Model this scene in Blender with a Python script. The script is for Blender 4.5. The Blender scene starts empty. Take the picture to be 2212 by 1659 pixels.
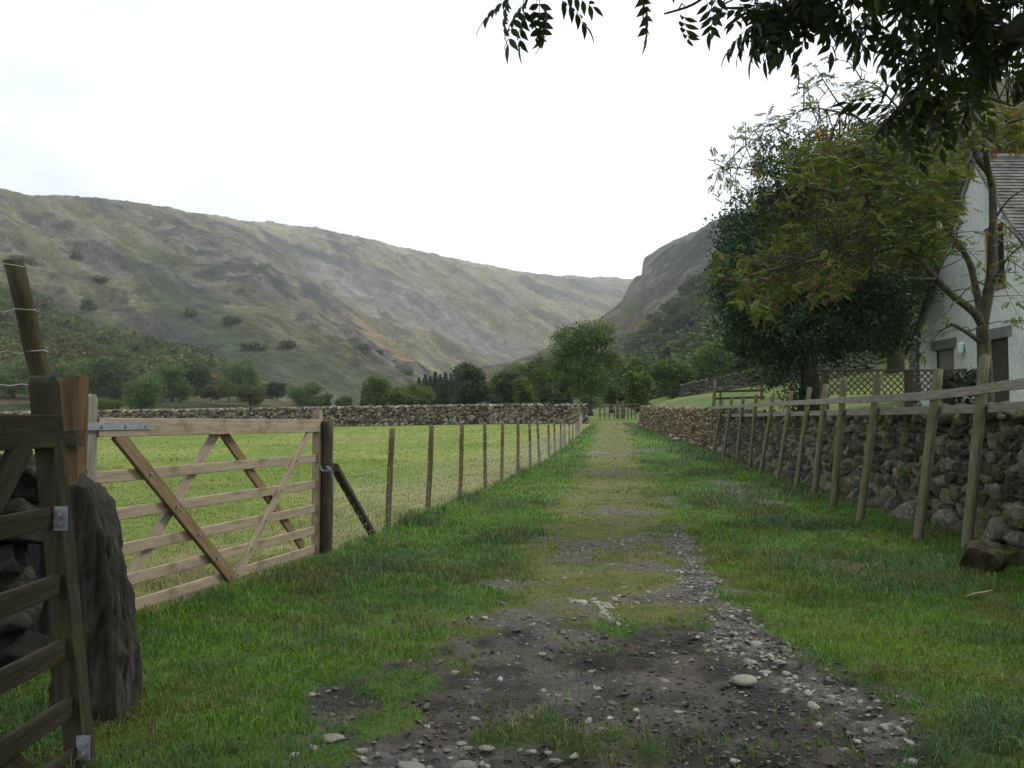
import bpy, bmesh, math, random
import numpy as np
from math import radians, sin, cos, pi, atan2
from mathutils import Vector, Matrix

# ------------------------------------------------------------------ camera, world, sun, exposure
scn = bpy.context.scene
COL = scn.collection
F = 1841.0; CXp = 1106.0; CYp = 829.5; EYE = 1.35
TH = math.atan(82.5 / F)
cam = bpy.data.cameras.new('camera'); camo = bpy.data.objects.new('camera', cam); COL.objects.link(camo)
cam.sensor_width = 36.0; cam.lens = F / 2212.0 * 36.0; cam.clip_start = 0.05; cam.clip_end = 12000
camo.location = (0, 0, EYE); camo.rotation_euler = (radians(90) + TH, 0, 0)
scn.camera = camo
scn.view_settings.view_transform = 'Standard'; scn.view_settings.look = 'None'
scn.view_settings.exposure = 0.5; scn.view_settings.gamma = 1.0
scn.cycles.max_bounces = 5; scn.cycles.diffuse_bounces = 3; scn.cycles.glossy_bounces = 2
scn.cycles.transmission_bounces = 3; scn.cycles.transparent_max_bounces = 6; scn.cycles.volume_bounces = 0
SUN_EL = radians(48); SUN_AZ = radians(68)      # azimuth clockwise from +Y (ahead) towards +X (right)
w = bpy.data.worlds.new('World'); scn.world = w; w.use_nodes = True
nt = w.node_tree; nt.nodes.clear()
def N(nt, t, **kw):
    n = nt.nodes.new(t)
    for k, v in kw.items():
        if k in ('inp',):
            for kk, vv in v.items(): n.inputs[kk].default_value = vv
        else: setattr(n, k, v)
    return n
out = N(nt, 'ShaderNodeOutputWorld'); bg = N(nt, 'ShaderNodeBackground'); bg.inputs['Strength'].default_value = 0.1
sky = N(nt, 'ShaderNodeTexSky'); sky.sky_type = 'NISHITA'; sky.sun_disc = False
sky.sun_elevation = SUN_EL; sky.sun_rotation = SUN_AZ
tc = N(nt, 'ShaderNodeTexCoord'); mp = N(nt, 'ShaderNodeMapping'); mp.inputs['Scale'].default_value = (1, 1, 2.2)
mp.inputs['Location'].default_value = (0.35, 0.1, 0.2)
no = N(nt, 'ShaderNodeTexNoise', inp={'Scale': 1.6, 'Detail': 5.0, 'Roughness': 0.5})
cr = N(nt, 'ShaderNodeValToRGB'); cr.color_ramp.elements[0].position = 0.36; cr.color_ramp.elements[1].position = 0.6
cr.color_ramp.elements[0].color = (8.6, 9.4, 10.0, 1); cr.color_ramp.elements[1].color = (11.2, 11.4, 11.6, 1)
mx = N(nt, 'ShaderNodeMixRGB'); mx.inputs['Fac'].default_value = 0.94
# a thinner, bluer part of the overcast up on the left
dt = N(nt, 'ShaderNodeVectorMath', operation='DOT_PRODUCT'); dt.inputs[1].default_value = (-0.55, 0.77, 0.33)
mr = N(nt, 'ShaderNodeMapRange', inp={'From Min': 0.86, 'From Max': 1.0, 'To Min': 0.0, 'To Max': 0.75}); mr.clamp = True
mx2 = N(nt, 'ShaderNodeMixRGB', inp={'Color2': (3.9, 4.9, 5.6, 1)})
no2 = N(nt, 'ShaderNodeTexNoise', inp={'Scale': 4.0, 'Detail': 6.0, 'Roughness': 0.55})
mm = N(nt, 'ShaderNodeMath', operation='MULTIPLY'); mm2 = N(nt, 'ShaderNodeMapRange', inp={'From Min': 0.3, 'From Max': 0.7}); 
L = nt.links.new
L(tc.outputs['Generated'], mp.inputs['Vector']); L(mp.outputs[0], no.inputs['Vector']); L(mp.outputs[0], no2.inputs['Vector'])
L(no.outputs['Fac'], cr.inputs['Fac']); L(tc.outputs['Generated'], dt.inputs[0]); L(dt.outputs['Value'], mr.inputs['Value'])
L(no2.outputs['Fac'], mm2.inputs['Value']); L(mm2.outputs[0], mm.inputs[0]); L(mr.outputs[0], mm.inputs[1])
L(mm.outputs[0], mx2.inputs['Fac']); L(cr.outputs['Color'], mx2.inputs['Color1'])
L(sky.outputs[0], mx.inputs['Color1']); L(mx2.outputs[0], mx.inputs['Color2'])
L(mx.outputs[0], bg.inputs['Color']); L(bg.outputs[0], out.inputs['Surface'])
sl = bpy.data.lights.new('sun', 'SUN'); so = bpy.data.objects.new('sun', sl); COL.objects.link(so)
sl.energy = 2.0; sl.angle = radians(12); sl.color = (1.0, 0.95, 0.87)
sd = Vector((sin(SUN_AZ) * cos(SUN_EL), cos(SUN_AZ) * cos(SUN_EL), sin(SUN_EL)))
so.rotation_euler = sd.to_track_quat('Z', 'Y').to_euler(); so.location = (0, 0, 50)

# ------------------------------------------------------------------ helpers
rs = np.random.RandomState
def P(px, py, Y):
    a = (px - CXp) / F; b = (CYp - py) / F
    k = Y / (cos(TH) - b * sin(TH))
    return np.array([a * k, Y, EYE + (sin(TH) + b * cos(TH)) * k])
def G(px, py, z=0.0):
    a = (px - CXp) / F; b = (CYp - py) / F
    dz = sin(TH) + b * cos(TH); k = (z - EYE) / dz
    return (a * k, (cos(TH) - b * sin(TH)) * k)
def _h(xi, yi, s):
    h = (xi.astype(np.int64) * 374761393 + yi.astype(np.int64) * 668265263 + s * 144269504) & 0xffffffff
    h = ((h ^ (h >> 13)) * 1274126177) & 0xffffffff
    h = ((h ^ (h >> 16)) * 2246822519) & 0xffffffff
    return ((h ^ (h >> 15)) & 0xffffff) / 16777216.0
def vn(x, y, s=0):
    x = np.asarray(x, float); y = np.asarray(y, float)
    xi = np.floor(x); yi = np.floor(y); fx = x - xi; fy = y - yi
    fx = fx * fx * (3 - 2 * fx); fy = fy * fy * (3 - 2 * fy)
    a = _h(xi, yi, s); b = _h(xi + 1, yi, s); c = _h(xi, yi + 1, s); d = _h(xi + 1, yi + 1, s)
    return (a * (1 - fx) + b * fx) * (1 - fy) + (c * (1 - fx) + d * fx) * fy
def fbm(x, y, s=0, o=4, g=0.5):
    t = 0; a = 1.0; n = 0
    for i in range(o):
        t = t + a * vn(x * 2.03 ** i + i * 17.3, y * 2.03 ** i - i * 9.1, s + i * 7); n += a; a *= g
    return t / n
def ridged(x, y, s=0, o=4):
    t = 0; a = 1.0; n = 0
    for i in range(o):
        v = 1 - abs(2 * vn(x * 2.1 ** i + i * 31.7, y * 2.1 ** i + i * 5.3, s + i * 7) - 1)
        t = t + a * v * v; n += a; a *= 0.5
    return t / n
def sst(x, a, b):
    t = np.clip((x - a) / (b - a), 0, 1); return t * t * (3 - 2 * t)
def lerp3(a, b, t):
    a = np.asarray(a, float); b = np.asarray(b, float); t = np.asarray(t)[..., None]
    return a * (1 - t) + b * t
def mk(name, V, Fc, mat, parent=None, col=None, smooth=False, origin=(0, 0, 0), loc=None, matrix=None):
    V = np.asarray(V, np.float32) - np.asarray(origin, np.float32)
    me = bpy.data.meshes.new(name)
    if isinstance(Fc, np.ndarray):
        n, k = Fc.shape
        me.vertices.add(len(V)); me.vertices.foreach_set('co', V.ravel())
        me.loops.add(n * k); me.loops.foreach_set('vertex_index', Fc.astype(np.int32).ravel())
        me.polygons.add(n); me.polygons.foreach_set('loop_start', np.arange(0, n * k, k, dtype=np.int32))
        me.polygons.foreach_set('loop_total', np.full(n, k, np.int32))
        me.update(calc_edges=True)
    else:
        me.from_pydata([tuple(map(float, v)) for v in V], [], [tuple(int(i) for i in f) for f in Fc]); me.update()
    if col is not None:
        c = np.ones((len(V), 4), np.float32); c[:, :3] = col
        at = me.color_attributes.new('Col', 'FLOAT_COLOR', 'POINT'); at.data.foreach_set('color', c.ravel())
    me.materials.append(mat)
    if smooth: me.polygons.foreach_set('use_smooth', np.ones(len(me.polygons), bool))
    o = bpy.data.objects.new(name, me); COL.objects.link(o)
    if parent: o.parent = parent
    if matrix is not None: o.matrix_local = matrix
    elif loc is not None: o.location = loc
    return o
def tag(o, label=None, cat=None, group=None, kind=None):
    if label: o['label'] = label
    if cat: o['category'] = cat
    if group: o['group'] = group
    if kind: o['kind'] = kind
    return o
def thing(name, label, cat, loc=(0, 0, 0), group=None):
    o = bpy.data.objects.new(name, None); COL.objects.link(o); o.location = loc; o.empty_display_size = 0.1
    return tag(o, label, cat, group)
def copy_tree(o, parent=None):
    c = o.copy(); COL.objects.link(c); c.parent = parent
    for ch in list(o.children): copy_tree(ch, c)
    return c
class MB:
    def __init__(s): s.v = []; s.f = []; s.c = []; s.n = 0
    def add(s, V, Fc, c=(1, 1, 1)):
        V = np.asarray(V, float); s.v.append(V)
        s.f += [tuple(int(i) + s.n for i in f) for f in Fc]
        c = np.asarray(c, float)
        s.c.append(np.tile(c, (len(V), 1)) if c.ndim == 1 else c); s.n += len(V)
    def build(s, name, mat, parent=None, **k):
        return mk(name, np.concatenate(s.v), s.f, mat, parent, col=np.concatenate(s.c), **k)
def box(x0, x1, y0, y1, z0, z1):
    V = [(x, y, z) for z in (z0, z1) for y in (y0, y1) for x in (x0, x1)]
    return V, [(0, 2, 3, 1), (4, 5, 7, 6), (0, 1, 5, 4), (2, 6, 7, 3), (0, 4, 6, 2), (1, 3, 7, 5)]
def frame(d, up=(0, 0, 1)):
    d = Vector(d).normalized(); u = Vector(up)
    if abs(d.dot(u)) > 0.98: u = Vector((0, 1, 0))
    x = u.cross(d).normalized(); y = d.cross(x).normalized()
    return x, y, d
def tube(pts, rad, k=6, cap=True, wob=0, rng=None):
    pts = [Vector(p) for p in pts]; n = len(pts)
    if not hasattr(rad, '__len__'): rad = [rad] * n
    V = []; Fc = []
    x = None
    for i in range(n):
        d = (pts[min(i + 1, n - 1)] - pts[max(i - 1, 0)])
        if d.length < 1e-9: d = Vector((0, 0, 1))
        d.normalize()
        if x is None: x, y, d = frame(d)
        else:
            x = (x - d * x.dot(d)).normalized(); y = d.cross(x)
        for j in range(k):
            a = 2 * pi * j / k; r = rad[i] * (1 + (rng.uniform(-wob, wob) if wob else 0))
            V.append(pts[i] + x * (r * cos(a)) + y * (r * sin(a)))
    for i in range(n - 1):
        for j in range(k):
            a = i * k + j; b = i * k + (j + 1) % k; Fc.append((a, b, b + k, a + k))
    if cap: Fc.append(tuple(range(k))[::-1]); Fc.append(tuple(range((n - 1) * k, n * k)))
    return np.array([tuple(v) for v in V]), Fc
def smooth_path(pts, n=4):
    pts = [np.array(p, float) for p in pts]; q = [pts[0]] + pts + [pts[-1]]; o = []
    for i in range(1, len(q) - 2):
        for k in range(n):
            t = k / n; a, b, c, d = q[i - 1], q[i], q[i + 1], q[i + 2]
            o.append(0.5 * ((2 * b) + (-a + c) * t + (2 * a - 5 * b + 4 * c - d) * t * t + (-a + 3 * b - 3 * c + d) * t ** 3))
    o.append(pts[-1]); return o
def rand_rot(n, rng, tilt=pi):
    q = rng.normal(size=(n, 4)); q /= np.linalg.norm(q, axis=1)[:, None]
    w_, x, y, z = q.T
    return np.stack([np.stack([1 - 2 * (y * y + z * z), 2 * (x * y - z * w_), 2 * (x * z + y * w_)], -1),
                     np.stack([2 * (x * y + z * w_), 1 - 2 * (x * x + z * z), 2 * (y * z - x * w_)], -1),
                     np.stack([2 * (x * z - y * w_), 2 * (y * z + x * w_), 1 - 2 * (x * x + y * y)], -1)], 1)
def eul(rx, ry, rz):
    cx, sx, cy, sy, cz, sz = np.cos(rx), np.sin(rx), np.cos(ry), np.sin(ry), np.cos(rz), np.sin(rz)
    return np.stack([np.stack([cz * cy, cz * sy * sx - sz * cx, cz * sy * cx + sz * sx], -1),
                     np.stack([sz * cy, sz * sy * sx + cz * cx, sz * sy * cx - cz * sx], -1),
                     np.stack([-sy, cy * sx, cy * cx], -1)], 1)
def dir_rot(D, roll):
    D = D / np.linalg.norm(D, axis=1)[:, None]
    up = np.tile([0, 0, 1.0], (len(D), 1)); up[abs(D[:, 2]) > .97] = (0, 1, 0)
    s = np.cross(up, D); s /= np.linalg.norm(s, axis=1)[:, None]; u = np.cross(D, s)
    c, sn = np.cos(roll)[:, None], np.sin(roll)[:, None]
    s2 = s * c + u * sn; u2 = u * c - s * sn
    return np.stack([D, s2, u2], -1)        # columns: x = D, y = side, z = up
def inst(tV, tF, pos, R, sc):
    sc = np.asarray(sc, float)
    if sc.ndim == 1: sc = sc[:, None] * np.ones(3)
    V = np.einsum('nij,nvj->nvi', R, tV[None] * sc[:, None, :]) + pos[:, None, :]
    n, nv = V.shape[:2]
    return V.reshape(-1, 3), (tF[None] + (np.arange(n) * nv)[:, None, None]).reshape(-1, tF.shape[1])
def rep(c, nv): return np.repeat(c, nv, axis=0)

# ------------------------------------------------------------------ materials
def mat_new(name):
    m = bpy.data.materials.new(name); m.use_nodes = True; t = m.node_tree; t.nodes.clear()
    o = N(t, 'ShaderNodeOutputMaterial'); b = N(t, 'ShaderNodeBsdfPrincipled'); t.links.new(b.outputs[0], o.inputs['Surface'])
    return m, t, b, o
def ramp(t, stops):
    r = N(t, 'ShaderNodeValToRGB'); e = r.color_ramp.elements
    while len(e) < len(stops): e.new(0.5)
    for i, (p, c) in enumerate(stops): e[i].position = p; e[i].color = (*c, 1)
    return r
def mat_noise(name, stops, scale=5, detail=6, stretch=(1, 1, 1), rough=0.85, bump=0.3, bscale=None, bdist=0.01, attr=False,
              stops2=None, scale2=1.0, spec=0.3, metal=0.0, coord='Object', contrast=(0.3, 0.7)):
    m, t, b, o = mat_new(name); l = t.links.new
    tcn = N(t, 'ShaderNodeTexCoord'); mpn = N(t, 'ShaderNodeMapping'); mpn.inputs['Scale'].default_value = stretch
    l(tcn.outputs[coord], mpn.inputs['Vector'])
    n1 = N(t, 'ShaderNodeTexNoise', inp={'Scale': scale, 'Detail': detail, 'Roughness': 0.6}); l(mpn.outputs[0], n1.inputs['Vector'])
    n = len(stops)
    r = ramp(t, [(contrast[0] + (contrast[1] - contrast[0]) * i / max(1, n - 1), c) for i, c in enumerate(stops)]); l(n1.outputs['Fac'], r.inputs['Fac'])
    c = r.outputs['Color']
    if stops2:
        n2 = N(t, 'ShaderNodeTexNoise', inp={'Scale': scale2, 'Detail': 5.0, 'Roughness': 0.6}); l(tcn.outputs[coord], n2.inputs['Vector'])
        r2 = ramp(t, [(0.52, (0, 0, 0)), (0.66, (1, 1, 1))]); l(n2.outputs['Fac'], r2.inputs['Fac'])
        x = N(t, 'ShaderNodeMixRGB', inp={'Color2': (*stops2, 1)}); l(r2.outputs['Color'], x.inputs['Fac']); l(c, x.inputs['Color1']); c = x.outputs[0]
    if attr:
        a = N(t, 'ShaderNodeAttribute'); a.attribute_name = 'Col'
        x = N(t, 'ShaderNodeMixRGB', blend_type='MULTIPLY', inp={'Fac': 1.0}); l(c, x.inputs['Color1']); l(a.outputs['Color'], x.inputs['Color2']); c = x.outputs[0]
    l(c, b.inputs['Base Color'])
    b.inputs['Roughness'].default_value = rough; b.inputs['Metallic'].default_value = metal
    b.inputs['Specular IOR Level'].default_value = spec
    if bump:
        n3 = N(t, 'ShaderNodeTexNoise', inp={'Scale': bscale or scale * 2, 'Detail': 6.0, 'Roughness': 0.65}); l(mpn.outputs[0], n3.inputs['Vector'])
        bp = N(t, 'ShaderNodeBump', inp={'Strength': bump, 'Distance': bdist}); l(n3.outputs['Fac'], bp.inputs['Height']); l(bp.outputs[0], b.inputs['Normal'])
    return m
def mat_leaf(name, trans=0.3, rough=0.55, tint=(1.15, 1.2, 0.6), spec=0.25):
    m, t, b, o = mat_new(name); l = t.links.new
    a = N(t, 'ShaderNodeAttribute'); a.attribute_name = 'Col'
    l(a.outputs['Color'], b.inputs['Base Color']); b.inputs['Roughness'].default_value = rough; b.inputs['Specular IOR Level'].default_value = spec
    tr = N(t, 'ShaderNodeBsdfTranslucent'); x = N(t, 'ShaderNodeMixRGB', blend_type='MULTIPLY', inp={'Fac': 1.0, 'Color2': (*tint, 1)})
    l(a.outputs['Color'], x.inputs['Color1']); l(x.outputs[0], tr.inputs['Color'])
    ms = N(t, 'ShaderNodeMixShader', inp={'Fac': trans}); l(b.outputs[0], ms.inputs[1]); l(tr.outputs[0], ms.inputs[2]); l(ms.outputs[0], o.inputs['Surface'])
    return m
M = {}
W = (30, 30, 2.2)
M['new_wood'] = mat_noise('new_wood', [(.18, .145, .10), (.27, .222, .155), (.34, .285, .21)], 1.6, 6, W, 0.75, .35, 3, .003, stops2=(.15, .12, .07), scale2=4)
M['brace_wood'] = mat_noise('brace_wood', [(.11, .075, .038), (.17, .12, .062), (.22, .165, .09)], 1.6, 6, W, 0.75, .35, 3, .003, stops2=(.12, .09, .05), scale2=4)
M['post_wood'] = mat_noise('post_wood', [(.055, .042, .02), (.10, .078, .038), (.15, .118, .062)], 1.5, 6, W, 0.9, .5, 3, .005, stops2=(.10, .10, .035), scale2=2.5)
M['dark_post'] = mat_noise('dark_post', [(.022, .018, .012), (.045, .036, .023), (.08, .062, .04)], 1.5, 6, W, 0.9, .5, 3, .005, stops2=(.075, .075, .03), scale2=3)
M['round_post'] = mat_noise('round_post', [(.06, .056, .034), (.10, .092, .056), (.15, .137, .088)], 1.3, 6, (20, 20, 3), 0.9, .4, 3, .004, stops2=(.10, .115, .055), scale2=2.0)
M['grey_wood'] = mat_noise('grey_wood', [(.10, .095, .08), (.18, .172, .145), (.28, .27, .235)], 1.6, 7, W, 0.85, .5, 3, .003, stops2=(.17, .175, .10), scale2=3)
M['moss_wood'] = mat_noise('moss_wood', [(.012, .011, .006), (.030, .026, .013), (.055, .047, .024)], 1.6, 7, W, 0.9, .6, 3, .004, stops2=(.04, .044, .015), scale2=5)
M['sawn_wood'] = mat_noise('sawn_wood', [(.05, .03, .013), (.095, .058, .025), (.135, .088, .042)], 1.6, 6, W, 0.8, .4, 3, .003, stops2=(.16, .12, .05), scale2=5)
M['galv'] = mat_noise('galvanised_steel', [(.22, .25, .27), (.34, .37, .39)], 40, 3, rough=.5, bump=.1, metal=.5)
M['wire'] = mat_noise('wire', [(.36, .36, .33), (.55, .55, .52)], 40, 3, rough=.5, bump=0, metal=.4)
M['wire_dull'] = mat_noise('dull_wire', [(.14, .15, .14), (.22, .23, .22)], 40, 3, rough=.6, bump=0, metal=.3)
M['trellis'] = mat_noise('trellis_wood', [(.018, .015, .008), (.036, .029, .015), (.055, .045, .022)], 1.5, 6, W, 0.9, .4, 3, .004)
M['bark'] = mat_noise('bark', [(.025, .023, .016), (.055, .05, .036), (.10, .092, .068)], 2, 6, (9, 9, 2), 0.95, .8, 3, .01, stops2=(.075, .09, .035), scale2=2.5)
M['bark_dark'] = mat_noise('bark_dark', [(.02, .018, .012), (.045, .038, .027), (.075, .064, .045)], 2, 6, (8, 8, 2), 0.95, .8, 3, .01)
M['stone'] = mat_noise('stone', [(.35, .36, .32), (.85, .86, .78), (1.35, 1.32, 1.2)], 9, 9, rough=.92, bump=1.0, bscale=16, bdist=.06, attr=True, stops2=(1.8, 1.85, 1.6), scale2=19)
M['far_stone'] = mat_noise('far_stone', [(.6, .6, .6), (.9, .9, .9), (1.1, 1.1, 1.1)], 5, 5, rough=.92, bump=.6, bscale=8, bdist=.03, attr=True)
M['pebble'] = mat_noise('pebble', [(.75, .75, .75), (1.08, 1.08, 1.06)], 30, 4, rough=.8, bump=.3, bscale=60, bdist=.004, attr=True)
M['leaf'] = mat_leaf('leaf'); M['leaf_near'] = mat_leaf('leaf_near', .38, .45)
M['blade'] = mat_leaf('grass_blade', .25, .5, spec=.2)
def mat_ground():
    m, t, b, o = mat_new('ground'); l = t.links.new
    a = N(t, 'ShaderNodeAttribute'); a.attribute_name = 'Col'
    tcn = N(t, 'ShaderNodeTexCoord')
    n1 = N(t, 'ShaderNodeTexNoise', inp={'Scale': 38.0, 'Detail': 6.0, 'Roughness': 0.7}); l(tcn.outputs['Object'], n1.inputs['Vector'])
    n4 = N(t, 'ShaderNodeTexNoise', inp={'Scale': 3.0, 'Detail': 6.0, 'Roughness': 0.7}); l(tcn.outputs['Object'], n4.inputs['Vector'])
    r = ramp(t, [(0.3, (.55, .55, .55)), (.7, (1.4, 1.4, 1.4))]); l(n1.outputs['Fac'], r.inputs['Fac'])
    r4 = ramp(t, [(0.32, (.75, .75, .75)), (.68, (1.22, 1.22, 1.22))]); l(n4.outputs['Fac'], r4.inputs['Fac'])
    x = N(t, 'ShaderNodeMixRGB', blend_type='MULTIPLY', inp={'Fac': 1.0}); l(a.outputs['Color'], x.inputs['Color1']); l(r.outputs[0], x.inputs['Color2'])
    x2 = N(t, 'ShaderNodeMixRGB', blend_type='MULTIPLY', inp={'Fac': 1.0}); l(x.outputs[0], x2.inputs['Color1']); l(r4.outputs[0], x2.inputs['Color2'])
    l(x2.outputs[0], b.inputs['Base Color'])
    wt = N(t, 'ShaderNodeAttribute'); wt.attribute_name = 'Wet'
    mrn = N(t, 'ShaderNodeMapRange', inp={'To Min': .95, 'To Max': .42}); l(wt.outputs['Fac'], mrn.inputs['Value']); l(mrn.outputs[0], b.inputs['Roughness'])
    b.inputs['Specular IOR Level'].default_value = .3
    n3 = N(t, 'ShaderNodeTexNoise', inp={'Scale': 26.0, 'Detail': 8.0, 'Roughness': 0.7}); l(tcn.outputs['Object'], n3.inputs['Vector'])
    bp = N(t, 'ShaderNodeBump', inp={'Strength': 1.0, 'Distance': .06}); l(n3.outputs['Fac'], bp.inputs['Height']); l(bp.outputs[0], b.inputs['Normal'])
    return m
def mat_hill():
    m, t, b, o = mat_new('hillside'); l = t.links.new
    a = N(t, 'ShaderNodeAttribute'); a.attribute_name = 'Col'
    tcn = N(t, 'ShaderNodeTexCoord')
    c = a.outputs['Color']
    for sc_, lo, hi in ((.35, .55, 1.4), (.06, .72, 1.25), (.015, .82, 1.16)):
        n1 = N(t, 'ShaderNodeTexNoise', inp={'Scale': sc_, 'Detail': 6.0, 'Roughness': 0.7}); l(tcn.outputs['Object'], n1.inputs['Vector'])
        r = ramp(t, [(0.33, (lo,) * 3), (.67, (hi,) * 3)]); l(n1.outputs['Fac'], r.inputs['Fac'])
        x = N(t, 'ShaderNodeMixRGB', blend_type='MULTIPLY', inp={'Fac': 1.0}); l(c, x.inputs['Color1']); l(r.outputs[0], x.inputs['Color2']); c = x.outputs[0]
    d1 = N(t, 'ShaderNodeVectorMath', operation='DOT_PRODUCT'); d1.inputs[1].default_value = (.707, .707, 0); d2 = N(t, 'ShaderNodeVectorMath', operation='DOT_PRODUCT'); d2.inputs[1].default_value = (.1, -.1, .1)
    cb = N(t, 'ShaderNodeCombineXYZ'); l(tcn.outputs['Object'], d1.inputs[0]); l(tcn.outputs['Object'], d2.inputs[0]); l(d1.outputs['Value'], cb.inputs[0]); l(d2.outputs['Value'], cb.inputs[1])
    for sc_, st in ((.07, [(.34, (.72,) * 3), (.66, (1.28,) * 3)]), (.028, [(.35, (.72,) * 3), (.65, (1.3,) * 3)])):
        n1 = N(t, 'ShaderNodeTexNoise', inp={'Scale': sc_, 'Detail': 9.0, 'Roughness': 0.68}); l(cb.outputs[0], n1.inputs['Vector']); r = ramp(t, st); l(n1.outputs['Fac'], r.inputs['Fac'])
        x = N(t, 'ShaderNodeMixRGB', blend_type='MULTIPLY', inp={'Fac': 1.0}); l(c, x.inputs['Color1']); l(r.outputs[0], x.inputs['Color2']); c = x.outputs[0]
    n1 = N(t, 'ShaderNodeTexNoise', inp={'Scale': .11, 'Detail': 10.0, 'Roughness': 0.78}); l(tcn.outputs['Object'], n1.inputs['Vector']); r = ramp(t, [(.58, (0,) * 3), (.63, (.75,) * 3)]); l(n1.outputs['Fac'], r.inputs['Fac'])
    x = N(t, 'ShaderNodeMixRGB', inp={'Color2': (.05, .056, .04, 1)}); l(r.outputs[0], x.inputs['Fac']); l(c, x.inputs['Color1']); c = x.outputs[0]
    l(c, b.inputs['Base Color']); b.inputs['Roughness'].default_value = .95; b.inputs['Specular IOR Level'].default_value = .1
    n3 = N(t, 'ShaderNodeTexNoise', inp={'Scale': .12, 'Detail': 8.0, 'Roughness': 0.7}); l(tcn.outputs['Object'], n3.inputs['Vector'])
    bp = N(t, 'ShaderNodeBump', inp={'Strength': 1.0, 'Distance': 7.0}); l(n3.outputs['Fac'], bp.inputs['Height']); l(bp.outputs[0], b.inputs['Normal'])
    return m
M['ground'] = mat_ground(); M['hill'] = mat_hill()

# ------------------------------------------------------------------ terrain
def Xw(Y): return np.interp(Y, [0, 9, 13.5, 17.5, 22, 26, 31, 55, 80], [4.35, 5.3, 5.7, 6.32, 6.9, 7.25, 7.45, 8.2, 9.2])      # lane face of the right wall
def Xf(Y): return np.where(Y < 8.5, -2.72 + (Y - 5.5) * .29, -1.58 + .149 * (Y - 10.76))     # left fence line
def prof(Y): return np.interp(Y, [0, 20, 25, 30, 36, 42, 48, 56, 70, 100, 150, 300, 9000], [0, 0, .04, .13, .32, .54, .80, 1.2, 1.8, 2.6, 3.4, 3.8, 3.8])
def base_z(X, Y):
    X = np.asarray(X, float); Y = np.asarray(Y, float)
    z = prof(Y) * np.clip(1 + .013 * np.minimum(X, 0), .35, 1) + np.where(X > 2, .13 * sst(Y, 24, 32) * sst(X, 3, 6) * (1 - sst(Y, 42, 55)), 0)
    xw = Xw(Y); wd = np.interp(Y, [0, 56, 75, 9000], [.35, .35, 9, 30])
    g = np.interp(Y, [0, 20, 31, 40, 55, 70, 100, 300], [1.33, 1.38, 1.55, 1.80, 2.15, 2.6, 3.0, 4]) + np.interp(Y, [0, 24, 36, 60, 120, 300], [.02, .035, .21, .22, .12, .02]) * np.clip(X - xw, 0, 24)
    s = sst((X - xw - .22) / wd, 0, 1)
    return z * (1 - s) + np.maximum(g, z) * s
def poly_sd(X, Y, poly):
    # signed distance, positive inside
    p = np.array(poly); d2 = np.full(X.shape, 1e9); ins = np.zeros(X.shape, bool)
    for i in range(len(p)):
        a = p[i]; b = p[(i + 1) % len(p)]; e = b - a
        t = np.clip(((X - a[0]) * e[0] + (Y - a[1]) * e[1]) / (e @ e + 1e-12), 0, 1)
        d2 = np.minimum(d2, (X - a[0] - t * e[0]) ** 2 + (Y - a[1] - t * e[1]) ** 2)
        c = ((a[1] > Y) != (b[1] > Y)); xx = a[0] + (Y - a[1]) * e[0] / (e[1] if abs(e[1]) > 1e-9 else 1e-9)
        ins ^= c & (X < xx)
    return np.where(ins, 1, -1) * np.sqrt(d2)
def gp(l): return [G(x, y) for x, y in l]
MUD = gp([(480, 1900), (600, 1690), (660, 1630), (700, 1560), (690, 1500), (740, 1465), (830, 1430), (900, 1400), (1000, 1372), (1120, 1350), (1250, 1340), (1340, 1352), (1500, 1340), (1545, 1300), (1640, 1340), (1740, 1430), (1880, 1500), (2010, 1575), (2110, 1650), (2300, 1900)])
GRV = gp([(1448, 1135), (1475, 1130), (1515, 1225), (1575, 1290), (1665, 1360), (1765, 1440), (1880, 1500), (2010, 1590), (1900, 1600), (1760, 1510), (1640, 1440), (1560, 1400), (1500, 1330), (1462, 1230)])
GRB = gp([(640, 1640), (780, 1600), (950, 1610), (1200, 1630), (1500, 1700), (1500, 1900), (560, 1900)])
THN = gp([(960, 1380), (1060, 1300), (1120, 1210), (1180, 1120), (1235, 1030), (1272, 985), (1295, 950), (1350, 950), (1372, 985), (1412, 1040), (1452, 1130), (1500, 1230), (1560, 1300), (1500, 1345), (1250, 1345)])
SPOTS = [(1395, 990, .9, .5), (1330, 1022, .9, .35), (1425, 1025, .6, .4), (1360, 960, 1.0, .8), (1600, 1062, .9, .5), (1575, 1045, .6, .5), (1820, 1222, .4, .12), (1250, 1277, .25, .12), (1190, 1165, .3, .1), (1090, 1260, .22, .2), (1300, 1180, .5, .2), (1240, 1205, .3, .15), (1640, 1085, .5, .4), (1440, 1085, .35, .5), (1350, 1105, .45, .3), (1405, 1225, .45, .2), (1500, 1285, .4, .12), (1462, 1175, .25, .3), (1360, 1290, .5, .08), (1150, 1330, .35, .08), (1380, 1165, .35, .2)]
SPOTS = [(*G(a, b), c, d) for a, b, c, d in SPOTS]
TUFTS = [(1255, 1615, .16), (1090, 1590, .14), (1420, 1320, .42), (1480, 1318, .3), (1050, 1610, .1), (870, 1475, .2), (990, 1430, .15), (1400, 1620, .16), (2090, 1620, .2), (1170, 1560, .1), (830, 1560, .2), (1330, 1590, .12), (720, 1640, .15)]
TUFTS = [(*G(a, b), c) for a, b, c in TUFTS]
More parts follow.
